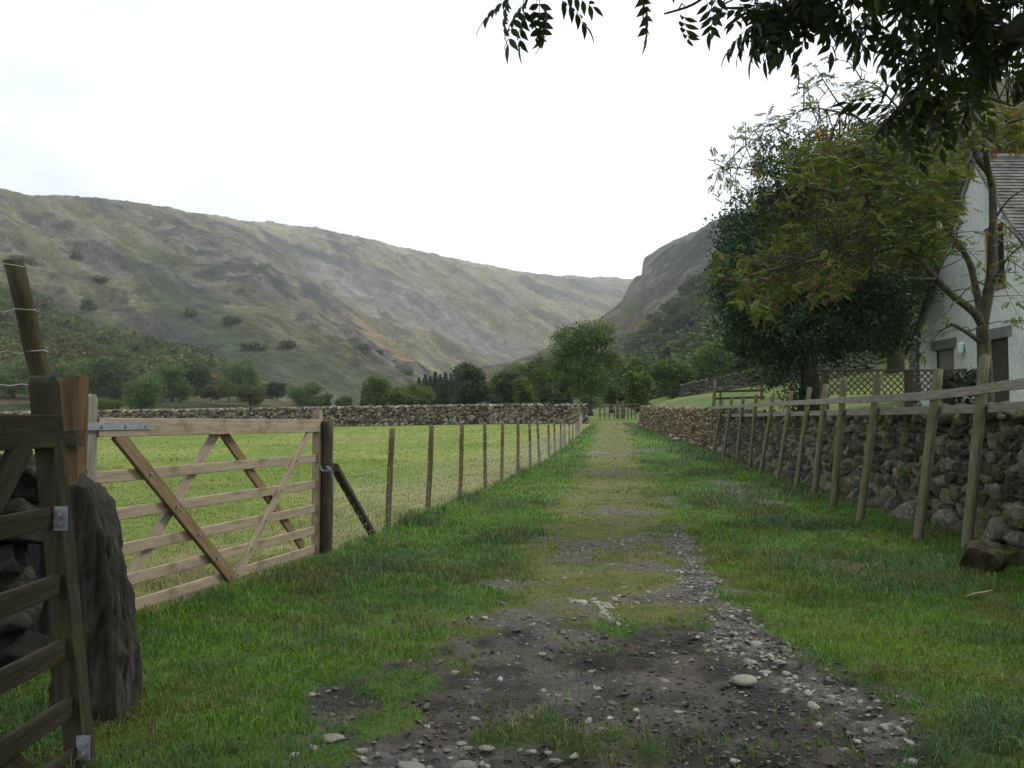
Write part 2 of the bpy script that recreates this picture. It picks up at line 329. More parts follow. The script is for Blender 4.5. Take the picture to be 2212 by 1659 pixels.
def masks(X, Y):
    n = fbm(X * 3.2, Y * 3.2, 5, 4) - .5; n2 = fbm(X * 1.1, Y * 1.1, 9, 3) - .5; nf = fbm(X * 11, Y * 11, 15, 3) - .5
    near = Y < 14
    mud = np.zeros(X.shape); grv = np.zeros(X.shape); thn = np.zeros(X.shape); spt = np.zeros(X.shape)
    m = (Y < 13) & (Y > -2) & (abs(X) < 9)
    if m.any():
        mud[m] = sst(poly_sd(X[m], Y[m], MUD) + n[m] * 1.0 + n2[m] * .5 + nf[m] * .5, -.16, .16)
        g = poly_sd(X[m], Y[m], GRV) + n[m] * .25 + nf[m] * .25; grv[m] = sst(g, -.08, .06)
        g = poly_sd(X[m], Y[m], GRB) + n[m] * .4; grv[m] = np.maximum(grv[m], .8 * sst(g, -.1, .1))
    behind = (Y < 3.0) & (abs(X) < 6); mud = np.where(behind, 1, mud)
    m = (Y < 60) & (Y > 2) & (abs(X) < 12)
    if m.any():
        thn[m] = sst(poly_sd(X[m], Y[m], THN) + n2[m] * .9 + n[m] * .5, -.25, .35)
        c = .5 + .108 * (Y[m] - 6)     # the lane beyond the traced outline
        thn[m] = np.maximum(thn[m], .95 * sst(Y[m], 26, 34) * sst(.95 - abs(X[m] - np.interp(Y[m], [0, 25, 60], [.7, 2.95, 7.0])) + n2[m] * 1.0, -.2, .4))
    for x, y, a, b in SPOTS:
        d = 1 - np.sqrt(((X - x) / a) ** 2 + ((Y - y) / (b * 2 + .1)) ** 2) + n * 1.6 + nf * .8
        spt = np.maximum(spt, sst(d, 0, .35) * (abs(X - x) < 3 * a) * (abs(Y - y) < 6 * b + 1))
    tf = np.zeros(X.shape)
    for x, y, a in TUFTS:
        d = 1 - np.sqrt((X - x) ** 2 + ((Y - y) * .8) ** 2) / a + n * 1.5 + nf
        tf = np.maximum(tf, sst(d, 0, .5))
    mud = mud * (1 - tf); grv = grv * (1 - tf)
    return mud, grv, thn, spt, tf
def micro(X, Y, mud):
    f = np.exp(-((np.maximum(Y, 0) / 40) ** 2))
    z = f * .05 * (fbm(X * .7, Y * .7, 21, 3) - .5)
    hz = ridged(X * 4.5, Y * 4.5, 33, 3)
    z = z - mud * .022 * (np.exp(-((X - .30 - .12 * np.sin(Y * 1.3)) / .13) ** 2) + np.exp(-((X - 1.75 - .1 * np.sin(Y * 1.1)) / .12) ** 2)) * (Y > 0)
    z = z + mud * (-.02 + .075 * (fbm(X * 8, Y * 8, 41, 4, .65) - .5) - .03 * sst(hz, .5, .8) * sst(fbm(X * 1.3, Y * 1.3, 3, 2), .42, .6))
    return z
def TZ(X, Y):
    X = np.atleast_1d(np.asarray(X, float)); Y = np.atleast_1d(np.asarray(Y, float))
    return base_z(X, Y) + micro(X, Y, masks(X, Y)[0])
def tz(x, y): return float(TZ(x, y)[0])
def is_field(X, Y): return (X < Xf(Y)) & (Y > 4.5) & (Y < 58)

def axis(a, b, st, lo, hi, g):
    m = list(np.arange(a, b, st)); s = st; x = m[-1]
    while x < hi: s *= g; x += s; m.append(x)
    s = st; x = m[0]; l = []
    while x > lo: s *= g; x -= s; l.append(x)
    return np.array(l[::-1] + m)
xs = axis(-4.6, 7.0, .036, -4500, 4500, 1.05); ys = axis(3.0, 10.5, .034, -3000, 5500, 1.021)
ys = np.concatenate([ys[ys >= 3][0:], []]); yb = []; s_ = .05; y_ = 3.0
while y_ > -3000: s_ *= 1.22; y_ -= s_; yb.append(y_)
ys = np.concatenate([yb[::-1], ys])
XX, YY = np.meshgrid(xs, ys); mud, grv, thn, spt, tf = masks(XX, YY)
ZZ = base_z(XX, YY) + micro(XX, YY, mud)
a1 = fbm(XX * .9, YY * .9, 51, 4); a2 = fbm(XX * .22, YY * .22, 52, 3); a3 = fbm(XX * 5, YY * 5, 53, 4, .6)
lush = lerp3((.04, .11, .010), (.10, .17, .018), sst(a1 * .6 + a2 * .4, .35, .65))
lush = lerp3(lush, (.035, .07, .028), .7 * sst(fbm(XX * .8 + 9, YY * .8, 57, 4), .52, .66))
thinc = lerp3((.10, .13, .022), (.15, .14, .04), sst(a3, .35, .65))
thinc = lerp3(thinc, (.15, .13, .10), .75 * sst(fbm(XX * 2.2, YY * 1.6, 58, 4, .6), .57, .7))
fieldc = lerp3((.115, .185, .024), (.18, .215, .045), sst(fbm(XX * .35, YY * .35, 60, 4), .35, .65))
fieldc = lerp3(fieldc, (.27, .235, .11), .75 * sst(a3 * .5 + a1 * .5 - (Xf(YY) - XX) * .16 + .3, .30, .72))
mudc = lerp3((.024, .021, .018), (.105, .09, .073), sst(fbm(XX * 4.0, YY * 4.0, 63, 4, .6), .35, .7))
mudc = lerp3(mudc, (.125, .105, .085), .6 * sst(a1, .5, .62))
grvc = lerp3((.05, .046, .04), (.16, .152, .14), sst(fbm(XX * 14, YY * 14, 65, 3, .6), .38, .68))
C = lush
C = lerp3(C, thinc, thn)
C = lerp3(C, (.13, .115, .09), spt * .85)
C = lerp3(C, mudc, mud); C = lerp3(C, grvc, np.minimum(1, grv + spt * .3))
fm = is_field(XX, YY); C = np.where(fm[..., None], fieldc, C)
rgt = (XX > Xw(YY) + .3) | (YY > 62)
C = np.where(rgt[..., None], lerp3((.07, .115, .022), (.13, .165, .04), sst(a2, .3, .7)), C)
far = sst(np.hypot(XX, YY), 90, 260); C = lerp3(C, (.075, .085, .035), far)
nx, ny = len(xs), len(ys)
ii = (np.arange(ny - 1)[:, None] * nx + np.arange(nx - 1)[None]).ravel()
gf = np.stack([ii, ii + 1, ii + nx + 1, ii + nx], 1)
ground = mk('ground', np.stack([XX, YY, ZZ], -1).reshape(-1, 3), gf, M['ground'], col=C.reshape(-1, 3), smooth=True)
at = ground.data.attributes.new('Wet', 'FLOAT', 'POINT'); at.data.foreach_set('value', (mud * sst(fbm(XX * 2, YY * 2, 77, 3), .35, .65)).astype(np.float32).ravel())
tag(ground, kind='structure')

# ------------------------------------------------------------------ hills
def hill(name, ridge, dist, foot, px0, px1, step, rows, seed, colf, amp=1.0, back=1.25, pw=.85):
    pxs = np.arange(px0, px1 + .1, step); rp = np.array(ridge, float); dp = np.array(dist, float); fp = np.array(foot, float)
    ry = np.interp(pxs, rp[:, 0], rp[:, 1]); d1 = np.interp(pxs, dp[:, 0], dp[:, 1]); d0 = np.interp(pxs, fp[:, 0], fp[:, 1])
    ry = ry + (fbm(pxs * .03, pxs * 0, seed, 4) - .5) * 5 + (fbm(pxs * .25, pxs * 0 + 3, seed, 3) - .5) * 3.2
    T = np.concatenate([np.linspace(0, 1, rows) ** 1.15, 1 + np.linspace(.04, back - 1, 8)])
    D = d0[None] + (d1 - d0)[None] * T[:, None]
    X0 = (pxs - CXp) / F * d0; zf = base_z(X0, d0) - 3
    fy = CYp - F * np.tan(np.arctan2(zf - EYE, d0) - TH)
    Tc = np.clip(T, 0, 1)[:, None]
    g = np.sin(Tc * pi / 2) ** pw
    PY = fy[None] + (ry - fy)[None] * g
    b = (CYp - PY) / F; k = D / (cos(TH) - b * sin(TH)); X = (pxs - CXp)[None] / F * k; Z = EYE + (sin(TH) + b * cos(TH)) * k
    over = np.clip(T - 1, 0, None)[:, None]; Z = Z - over * (d1 - d0)[None] * .35
    win = np.sin(np.clip(T, 0, 1) * pi)[:, None] ** .6 * sst(Tc, 0, .12)
    w0 = fbm(X / 160, D / 160, seed + 3, 3) - .5
    cr_ = (X + D) * .7; ar_ = (X - D) * .7
    n = 14 * (ridged(cr_ / 75, ar_ / 420, seed + 11, 4) - .4) + 26 * (fbm(X / 130 + w0, D / 130, seed, 5, .55) - .5) + 13 * (ridged(X / 70 + w0 * 2, D / 110, seed + 5, 4) - .4) + 5 * (fbm(X / 14, D / 14, seed + 8, 3) - .5)
    Z = Z + n * win * amp * np.minimum(1, D / 500)
    c = colf(np.broadcast_to(pxs[None], X.shape), PY, X, D, Tc + 0 * X)
    nx = len(pxs); ny = len(T); ii = (np.arange(ny - 1)[:, None] * nx + np.arange(nx - 1)[None]).ravel()
    f = np.stack([ii, ii + 1, ii + nx + 1, ii + nx], 1)
    o = mk(name, np.stack([X, D, Z], -1).reshape(-1, 3), f, M['hill'], col=c.reshape(-1, 3), smooth=True); tag(o, kind='structure')
    def at(px, py):
        i = int(np.clip(round((px - px0) / step), 0, nx - 1)); j = int(np.argmin(abs(PY[:rows, i] - py)))
        return np.array([X[j, i], D[j, i], Z[j, i]])
    return o, at
def blob(px, py, cx, cy, rx, ry, ang=0):
    a = radians(ang); dx = px - cx; dy = py - cy
    u = dx * cos(a) + dy * sin(a); v = -dx * sin(a) + dy * cos(a)
    return np.clip(1 - np.sqrt((u / rx) ** 2 + (v / ry) ** 2), 0, 1)
def fellcol(px, py, X, D, T):
    cc_ = (X + D) * .7; aa = (X - D) * .7
    n1 = fbm(X / 90, D / 90, 101, 5, .6); n2 = fbm(cc_ / 26, aa / 150, 102, 5, .6); n3 = fbm(X / 16, D / 16, 103, 4, .65); n4 = fbm(cc_ / 9, aa / 60, 104, 4, .6)
    c = lerp3((.066, .075, .036), (.14, .13, .078), sst(n1 * .5 + n4 * .5, .36, .62))
    c = lerp3(c, (.132, .124, .108), .7 * sst(n2, .46, .62) * sst(T, .15, .5))
    c = lerp3(c, (.19, .175, .12), sst(T, .75, 1.0) * sst(n2, .35, .6) * .7)
    c = lerp3(c, (.145, .135, .122), .7 * sst(blob(px, py, 620, 600, 330, 60, 16) * .9 + n2 - .52, .10, .32))
    c = lerp3(c, (.14, .112, .07), .6 * sst(blob(px, py, 690, 640, 210, 34, 40) + n4 * .8 - .42, .15, .45))
    c = lerp3(c, (.22, .18, .09), .85 * sst(blob(px, py, 850, 740, 150, 24, 39) + n4 * .5 - .25, .15, .45))
    c = lerp3(c, (.042, .062, .034), .85 * sst(blob(px, py, 430, 700, 250, 70, 40) + n2 * .8 - .4, .12, .35))
    c = lerp3(c, (.048, .066, .034), .75 * sst(blob(px, py, 600, 790, 300, 60, 14) + n3 * .8 - .4, .1, .4))
    c = lerp3(c, (.038, .052, .022), .85 * sst(blob(px, py, 150, 740, 460, 150, 22) + n1 * .5 - .25, .2, .5))
    c = lerp3(c, (.052, .053, .056), .9 * sst(np.maximum.reduce([blob(px, py, 630, 545, 120, 26, 14), blob(px, py, 770, 580, 110, 22, 18), blob(px, py, 90, 470, 70, 16, -30), blob(px, py, 870, 610, 80, 20, 22)]) + (n2 - .5) * 1.6 + (n3 - .5) * .8, .18, .34))
    crag = sst(n2 * .55 + n3 * .45, .52, .585) * (.3 + sst(blob(px, py, 640, 560, 480, 120, 15), 0, .4)) * sst(T, .2, .4)
    c = lerp3(c, (.055, .055, .056), np.clip(crag, 0, 1) * .85)
    c = lerp3(c, (.165, .16, .14), .6 * sst(n4 * .6 + n3 * .4, .56, .63) * sst(T, .3, .5) * (1 - sst(crag, .2, .5)))
    c = lerp3(c, (.03, .04, .02), .8 * sst(n3, .60, .68) * (1 - sst(T, .6, .9)))
    return c
def farcol(px, py, X, D, T):
    cc_ = (X + D) * .7; aa = (X - D) * .7
    n1 = fbm(X / 170, D / 170, 111, 5, .6); n2 = fbm(cc_ / 55, aa / 260, 112, 5, .6); n3 = fbm(X / 30, D / 30, 113, 4, .65); n4 = fbm(cc_ / 18, aa / 120, 114, 4, .6)
    c = lerp3((.105, .105, .062), (.215, .195, .125), sst(n1 * .4 + n4 * .6, .38, .60))
    c = lerp3(c, (.25, .235, .175), sst(T, .7, 1.0) * .85)
    c = lerp3(c, (.06, .062, .066), .9 * sst(np.maximum.reduce([blob(px, py, 640, 540, 120, 24, 12), blob(px, py, 780, 585, 120, 24, 16), blob(px, py, 860, 630, 90, 24, 24), blob(px, py, 1180, 630, 90, 12, 20)]) + (n2 - .5) * 1.7 + (n3 - .5) * .8, .16, .34))
    crag = sst(n2 * .6 + n3 * .4, .51, .58) * (.25 + sst(blob(px, py, 760, 600, 380, 60, 16), 0, .35)) * (1 - sst(T, .85, 1))
    c = lerp3(c, (.06, .062, .065), np.clip(crag, 0, 1) * .9)
    c = lerp3(c, (.20, .19, .175), .75 * sst(blob(px, py, 900, 670, 320, 60, 22) + n2 * .9 - .45, .1, .4))
    c = lerp3(c, (.055, .07, .042), .8 * sst(n4 * .6 + n1 * .4, .52, .62) * (1 - T))
    return c
def rightcol(px, py, X, D, T):
    n1 = fbm(X / 60, D / 60, 121, 5, .6); n2 = fbm(X / 25, (D + X) / 90, 122, 5, .6); n3 = fbm(X / 14, D / 14, 123, 3, .6)
    c = lerp3((.06, .075, .03), (.13, .12, .055), sst(n1, .35, .65))
    c = lerp3(c, (.15, .11, .05), .8 * sst(blob(px, py, 1395, 705, 90, 30, -25) + n1 * .5 - .25, .2, .5))
    c = lerp3(c, (.15, .15, .135), .85 * sst(blob(px, py, 1470, 560, 190, 110, -35) * 1.2 + n2 * 1.2 - .6, .12, .35)); c = lerp3(c, (.075, .088, .045), .8 * sst(n3, .5, .6) * sst(n1, .45, .55))
    c = lerp3(c, (.045, .046, .044), .85 * sst(n2, .54, .60) * sst(T, .25, .6))
    c = lerp3(c, (.09, .075, .035), .7 * sst(px, 1700, 1900) * sst(T, .4, .8))
    return c
far_ridge = [(-900, 380), (-300, 420), (200, 452), (430, 465), (530, 476), (600, 483), (660, 493), (740, 506), (800, 518), (870, 536), (950, 554), (1020, 568), (1090, 581), (1150, 591), (1220, 599), (1300, 602), (1370, 604), (1500, 600), (1900, 610)]
hill('hills', far_ridge, [(-900, 1500), (430, 1500), (900, 1900), (1400, 2700), (1900, 3000)], [(-900, 800), (430, 700), (900, 650), (1250, 900), (1900, 1200)], -900, 1900, 4, 120, 200, farcol, 1.5)
near_ridge = [(-1600, 330), (-700, 350), (-300, 378), (0, 408), (60, 420), (150, 425), (230, 432), (300, 440), (370, 451), (430, 463), (500, 487), (580, 530), (660, 588), (740, 652), (840, 735), (930, 802), (970, 850), (1020, 905)]
fell_o, fell_at = hill('hills', near_ridge, [(-1600, 500), (0, 900), (430, 1150), (700, 900), (930, 560), (1020, 420)], [(-1600, 120), (0, 150), (560, 230), (930, 360), (1020, 400)], -1600, 1020, 3, 170, 210, fellcol, 1.0)
right_ridge = [(960, 868), (1050, 812), (1120, 780), (1200, 745), (1260, 712), (1300, 688), (1345, 652), (1360, 622), (1374, 602), (1386, 600), (1390, 566), (1420, 545), (1455, 520), (1500, 500), (1540, 481), (1600, 462), (1700, 410), (1880, 290), (1940, 235), (2057, 190), (2212, 160), (2600, 90), (4200, 60)]
right_o, right_at = hill('hills', right_ridge, [(960, 700), (1200, 1000), (1340, 1300), (1390, 1150), (1560, 800), (1900, 400), (2212, 320), (4200, 160)], [(960, 330), (1300, 260), (1400, 170), (1560, 105), (1800, 66), (2212, 50), (4200, 34)], 960, 4200, 3, 150, 220, rightcol, .9)

# ------------------------------------------------------------------ rocks and dry stone walls
def ico(sub):
    b = bmesh.new(); bmesh.ops.create_icosphere(b, subdivisions=sub, radius=1.0); b.verts.index_update()
    V = np.array([v.co[:] for v in b.verts]); Fc = np.array([[v.index for v in f.verts] for f in b.faces]); b.free(); return V, Fc
ICO = {s: ico(s) for s in (1, 2, 3, 4, 5)}
def rock(sub, seed, cuts=9, rnd=.5, rough=.05):
    V, Fc = ICO[sub]; V = V.copy(); r = rs(seed)
    for i in range(cuts):
        n = r.normal(size=3); n /= np.linalg.norm(n); d = r.uniform(rnd, rnd + .3)
        k = V @ n; m = k > d; V[m] -= np.outer((k[m] - d) * .92, n)
    nn = V / np.linalg.norm(V, axis=1)[:, None]
    V = V * (1 + rough * 2 * (fbm(V[:, 0] * 3 + seed, V[:, 1] * 3 + V[:, 2] * 2.3, seed, 3) - .5)[:, None])
    ext = (V.max(0) - V.min(0)) / 2; V = (V - (V.max(0) + V.min(0)) / 2) / ext
    return V, Fc
def stone_wall(name, label, pts, hs, mat, palette, sz, sub, seed, thick=.55, sizef=1.0, rotj=.25, top_extra=True, batter=.12, zoff=0, bigbase=1.6):
    """pts: face line (x,y), drawn so that the seen face lies on the left of the direction; hs: heights"""
    r = rs(seed); tmpl = [rock(sub, seed + i, 14, .42, .05) for i in range(16)]
    p = np.array(pts, float); seg = np.hypot(*np.diff(p, axis=0).T); S = np.concatenate([[0], np.cumsum(seg)]); Ltot = S[-1]
    def at(s): return np.array([np.interp(s, S, p[:, 0]), np.interp(s, S, p[:, 1])])
    def nrm(s):
        d = at(min(s + .1, Ltot)) - at(max(s - .1, 0)); d /= np.linalg.norm(d); return d, np.array([-d[1], d[0]])
    hfun = lambda s: np.interp(s, S, hs)
    pos = [[] for _ in tmpl]; scs = [[] for _ in tmpl]; rots = [[] for _ in tmpl]; cols = [[] for _ in tmpl]
    pal = np.array(palette)
    def put(q, w, h, dpt, ang, j=rotj):
        k = r.randint(len(tmpl)); pos[k].append(q); scs[k].append((w, dpt, h)); rots[k].append((r.uniform(-j, j), r.uniform(-j, j), ang + r.uniform(-j, j) + (pi if r.rand() < .5 else 0)))
        c = pal[r.randint(len(pal))] * r.uniform(.7, 1.25); cols[k].append(c)
    z = 0.0; hmax = max(hs); zs = []
    while z < hmax:
        f = 1 + (bigbase - 1) * max(0, 1 - z / (hmax * .35)); h = sz[1] * f * r.uniform(.8, 1.2); zs.append((z, h)); z += h * .9
    for z, h in zs:
        s = r.uniform(-.2, 0)
        while s < Ltot:
            f = h / sz[1]; w_ = r.uniform(sz[0] * .6, sz[0] * 1.5) * min(f, 1.6)
            ss = min(max(s + w_ / 2, 0), Ltot); H = hfun(ss)
            if z + h * .5 < H + .05:
                q = at(ss); d, nm = nrm(ss); gz = tz(*q) - .06 + zoff
                hh = h * r.uniform(.85, 1.25)
                zz = z + h / 2 + r.uniform(-.25, .25) * h * .5
                off = -batter * z / hmax + r.uniform(-.03, .04) * sz[1] / .15
                q3 = (q[0] + nm[0] * (off - .1), q[1] + nm[1] * (off - .1), gz + zz)
                put(q3, w_ * .56, hh * .56, r.uniform(.13, .2) * max(1, f * .8), atan2(d[1], d[0]))
            s += w_ * .93
    if top_extra:
        for lay in range(3):
            s = 0.0
            while s < Ltot:
                w_ = r.uniform(sz[0] * .6, sz[0] * 1.4); q = at(s); d, nm = nrm(s); H = hfun(s)
                o_ = -batter - thick * (.1 + .4 * lay)
                h = sz[1] * r.uniform(.7, 1.3)
                put((q[0] + nm[0] * o_, q[1] + nm[1] * o_, tz(*q) + zoff - .06 + H + r.uniform(-.02, .04)), w_ * .58, h * .65, r.uniform(.12, .2), atan2(d[1], d[0]), .5)
                s += w_ * .95
    Vs = []; Fs = []; Cs = []; n = 0
    for k, (tV, tF) in enumerate(tmpl):
        if not pos[k]: continue
        e = np.array(rots[k]); V, Fc = inst(tV, tF, np.array(pos[k]), eul(e[:, 0], e[:, 1], e[:, 2]), np.array(scs[k]))
        Vs.append(V); Fs.append(Fc + n); Cs.append(rep(np.array(cols[k]), len(tV))); n += len(V)
    # inner core
    m = max(2, int(Ltot / .5)); cv = []
    for i in range(m + 1):
        s = Ltot * i / m; q = at(s); d, nm = nrm(s); g = tz(*q) + zoff; H = hfun(s) - .08
        for o_, zt in ((-.12, -.2), (-thick - .12, -.2), (-.16 - batter, H), (-thick - .05, H)): cv.append((q[0] + nm[0] * o_, q[1] + nm[1] * o_, g + zt))
    cv = np.array(cv); cf = []
    for i in range(m):
        a = i * 4; b = a + 4; cf += [(a, b, b + 2), (a, b + 2, a + 2), (a + 2, b + 2, b + 3), (a + 2, b + 3, a + 3), (a + 3, b + 3, b + 1), (a + 3, b + 1, a + 1)]
    cf += [(0, 2, 3), (0, 3, 1)]; a = m * 4; cf += [(a, a + 3, a + 2), (a, a + 1, a + 3)]
    Vs.append(cv); Fs.append(np.array(cf) + n); Cs.append(np.tile(pal.mean(0) * .25, (len(cv), 1)))
    o = mk(name, np.concatenate(Vs), np.concatenate(Fs), mat, col=np.concatenate(Cs), smooth=True)
    return tag(o, label, 'wall')
PAL_DARK = [(.12, .10, .065), (.085, .095, .035), (.14, .12, .085), (.085, .086, .066), (.05, .055, .04), (.115, .115, .092), (.06, .072, .034), (.15, .148, .125), (.04, .043, .032), (.085, .075, .045), (.095, .10, .06)]
PAL_BRN = [(.17, .125, .08), (.11, .085, .058), (.22, .17, .115), (.15, .11, .06), (.08, .066, .046), (.26, .22, .17)]
PAL_FAR = [(.20, .168, .125), (.125, .105, .078), (.27, .235, .185), (.07, .06, .045), (.17, .145, .112), (.235, .21, .168)]
Yn = [3.5, 6, 9, 12, 16, 20, 25, 31.3]
stone_wall('dry_stone_wall', 'dark mossy dry stone wall behind the leaning round posts on the right', [(float(Xw(y)), y) for y in Yn], [1.45, 1.5, 1.5, 1.5, 1.5, 1.5, 1.52, 1.55], M['stone'], PAL_DARK, (.21, .15), 3, 500, rotj=.75, bigbase=1.8)
Yn2 = [31.4, 38, 46, 55]
stone_wall('dry_stone_wall', 'low brown dry stone wall beyond the end of the timber rails, right of the lane', [(float(Xw(y)), y) for y in Yn2], [1.5, 1.42, 1.32, 1.24], M['stone'], PAL_BRN, (.24, .14), 3, 520, rotj=.3)
a = P(1268, 880, 57); b = P(160, 880, 58.5)
stone_wall('dry_stone_wall', 'long pale grey dry stone wall along the far side of the field', [(a[0], 57), (a[0] * .5 + b[0] * .5, 57.3), (b[0] - 30, 59.5)][::-1][::-1], [1.28, 1.3, 1.3], M['far_stone'], PAL_FAR, (.21, .155), 2, 540, rotj=.6, thick=.6)
q0 = P(1462, 0, 62); q1 = P(1560, 0, 56); q2 = P(1640, 0, 52); q3 = P(1712, 0, 48); q4 = P(1800, 0, 46)
stone_wall('dry_stone_wall', 'field wall climbing the green slope beyond the wooden rails', [(q[0], q[1]) for q in (q4, q3, q2, q1, q0)][::1], [1.0, 1.0, 1.0, .95, .9], M['far_stone'], [(.07, .064, .05), (.05, .047, .037), (.09, .083, .068)], (.32, .16), 2, 560, thick=.5)
q0 = P(1775, 0, 41); q1 = P(1880, 0, 40)
stone_wall('dry_stone_wall', 'short mossy stone wall on the slope behind the garden trellis', [(q[0], q[1]) for q in (q1, q0)], [.9, 1.15], M['far_stone'], [(.13, .14, .10), (.11, .12, .075), (.15, .155, .12)], (.28, .15), 2, 570, thick=.9)
q0 = (-2.62, 4.45); q1 = (-5.0, 4.2)
stone_wall('dry_stone_wall', 'dark stone wall end behind the near gate at the left edge', [q0, q1], [1.12, 1.15], M['stone'], [(.022, .023, .019), (.014, .015, .012), (.034, .034, .028)], (.24, .12), 3, 580, rotj=.3)

# ------------------------------------------------------------------ timber helpers
def board(name, p0, p1, w_, h_, mat, parent, up=(0, 0, 1), org=(0, 0, 0), bev=.004, roundtop=False, jit=0, seed=0):
    """length along local Z; w_ = across (x), h_ = along 'up' (y)"""
    p0 = Vector(p0) - Vector(org); p1 = Vector(p1) - Vector(org); d = p1 - p0; ln = d.length; d.normalize()
    y = Vector(up); y = (y - d * y.dot(d)).normalized(); x = y.cross(d)
    n = max(2, int(ln / .25)) ; r = rs(seed + 1)
    prof_ = [(-w_ / 2 + bev, -h_ / 2), (w_ / 2 - bev, -h_ / 2), (w_ / 2, -h_ / 2 + bev), (w_ / 2, h_ / 2 - bev), (w_ / 2 - bev, h_ / 2), (-w_ / 2 + bev, h_ / 2), (-w_ / 2, h_ / 2 - bev), (-w_ / 2, -h_ / 2 + bev)]
    V = []; Fc = []
    for i in range(n + 1):
        ox, oy = r.uniform(-jit, jit, 2)
        for a, b in prof_: V.append((a + ox, b + oy, ln * i / n))
    for i in range(n):
        for j in range(8): Fc.append((i * 8 + j, i * 8 + (j + 1) % 8, i * 8 + 8 + (j + 1) % 8, i * 8 + 8 + j))
    Fc.append(tuple(range(8))[::-1]); Fc.append(tuple(range(n * 8, n * 8 + 8)))
    m = Matrix((x, y, d)).transposed().to_4x4(); m.translation = p0
    return mk(name, V, Fc, mat, parent, matrix=m)
def round_post(name, p0, p1, r0, r1, mat, parent, org=(0, 0, 0), seed=0, k=14):
    p0 = Vector(p0) - Vector(org); p1 = Vector(p1) - Vector(org); d = p1 - p0; ln = d.length; d.normalize(); x, y, d = frame(d)
    r = rs(seed); n = 9; pts = [(r.uniform(-.004, .004), r.uniform(-.004, .004), ln * i / n) for i in range(n + 1)]
    rad = [r0 + (r1 - r0) * i / n + r.uniform(-.0025, .0025) for i in range(n + 1)]
    V = []; Fc = []
    ph = r.uniform(0, 6, 3)
    for i in range(n + 1):
        for j in range(k):
            a = 2 * pi * j / k; q = rad[i] * (1 + .035 * sin(2 * a + ph[0]) + .02 * sin(5 * a + ph[1]))
            V.append((pts[i][0] + q * cos(a), pts[i][1] + q * sin(a), pts[i][2] + (.012 * cos(a + ph[2]) * r1 / .05 if i == n else 0)))
    for i in range(n):
        for j in range(k): Fc.append((i * k + j, i * k + (j + 1) % k, i * k + k + (j + 1) % k, i * k + k + j))
    c = len(V); V.append((0, 0, ln + .004))
    for j in range(k): Fc.append((n * k + j, n * k + (j + 1) % k, c))
    m = Matrix((x, y, d)).transposed().to_4x4(); m.translation = p0
    o = mk(name, V, Fc, mat, parent, matrix=m, smooth=True)
    me = o.data
    for pl in me.polygons[-k:]: pl.use_smooth = False
    return o

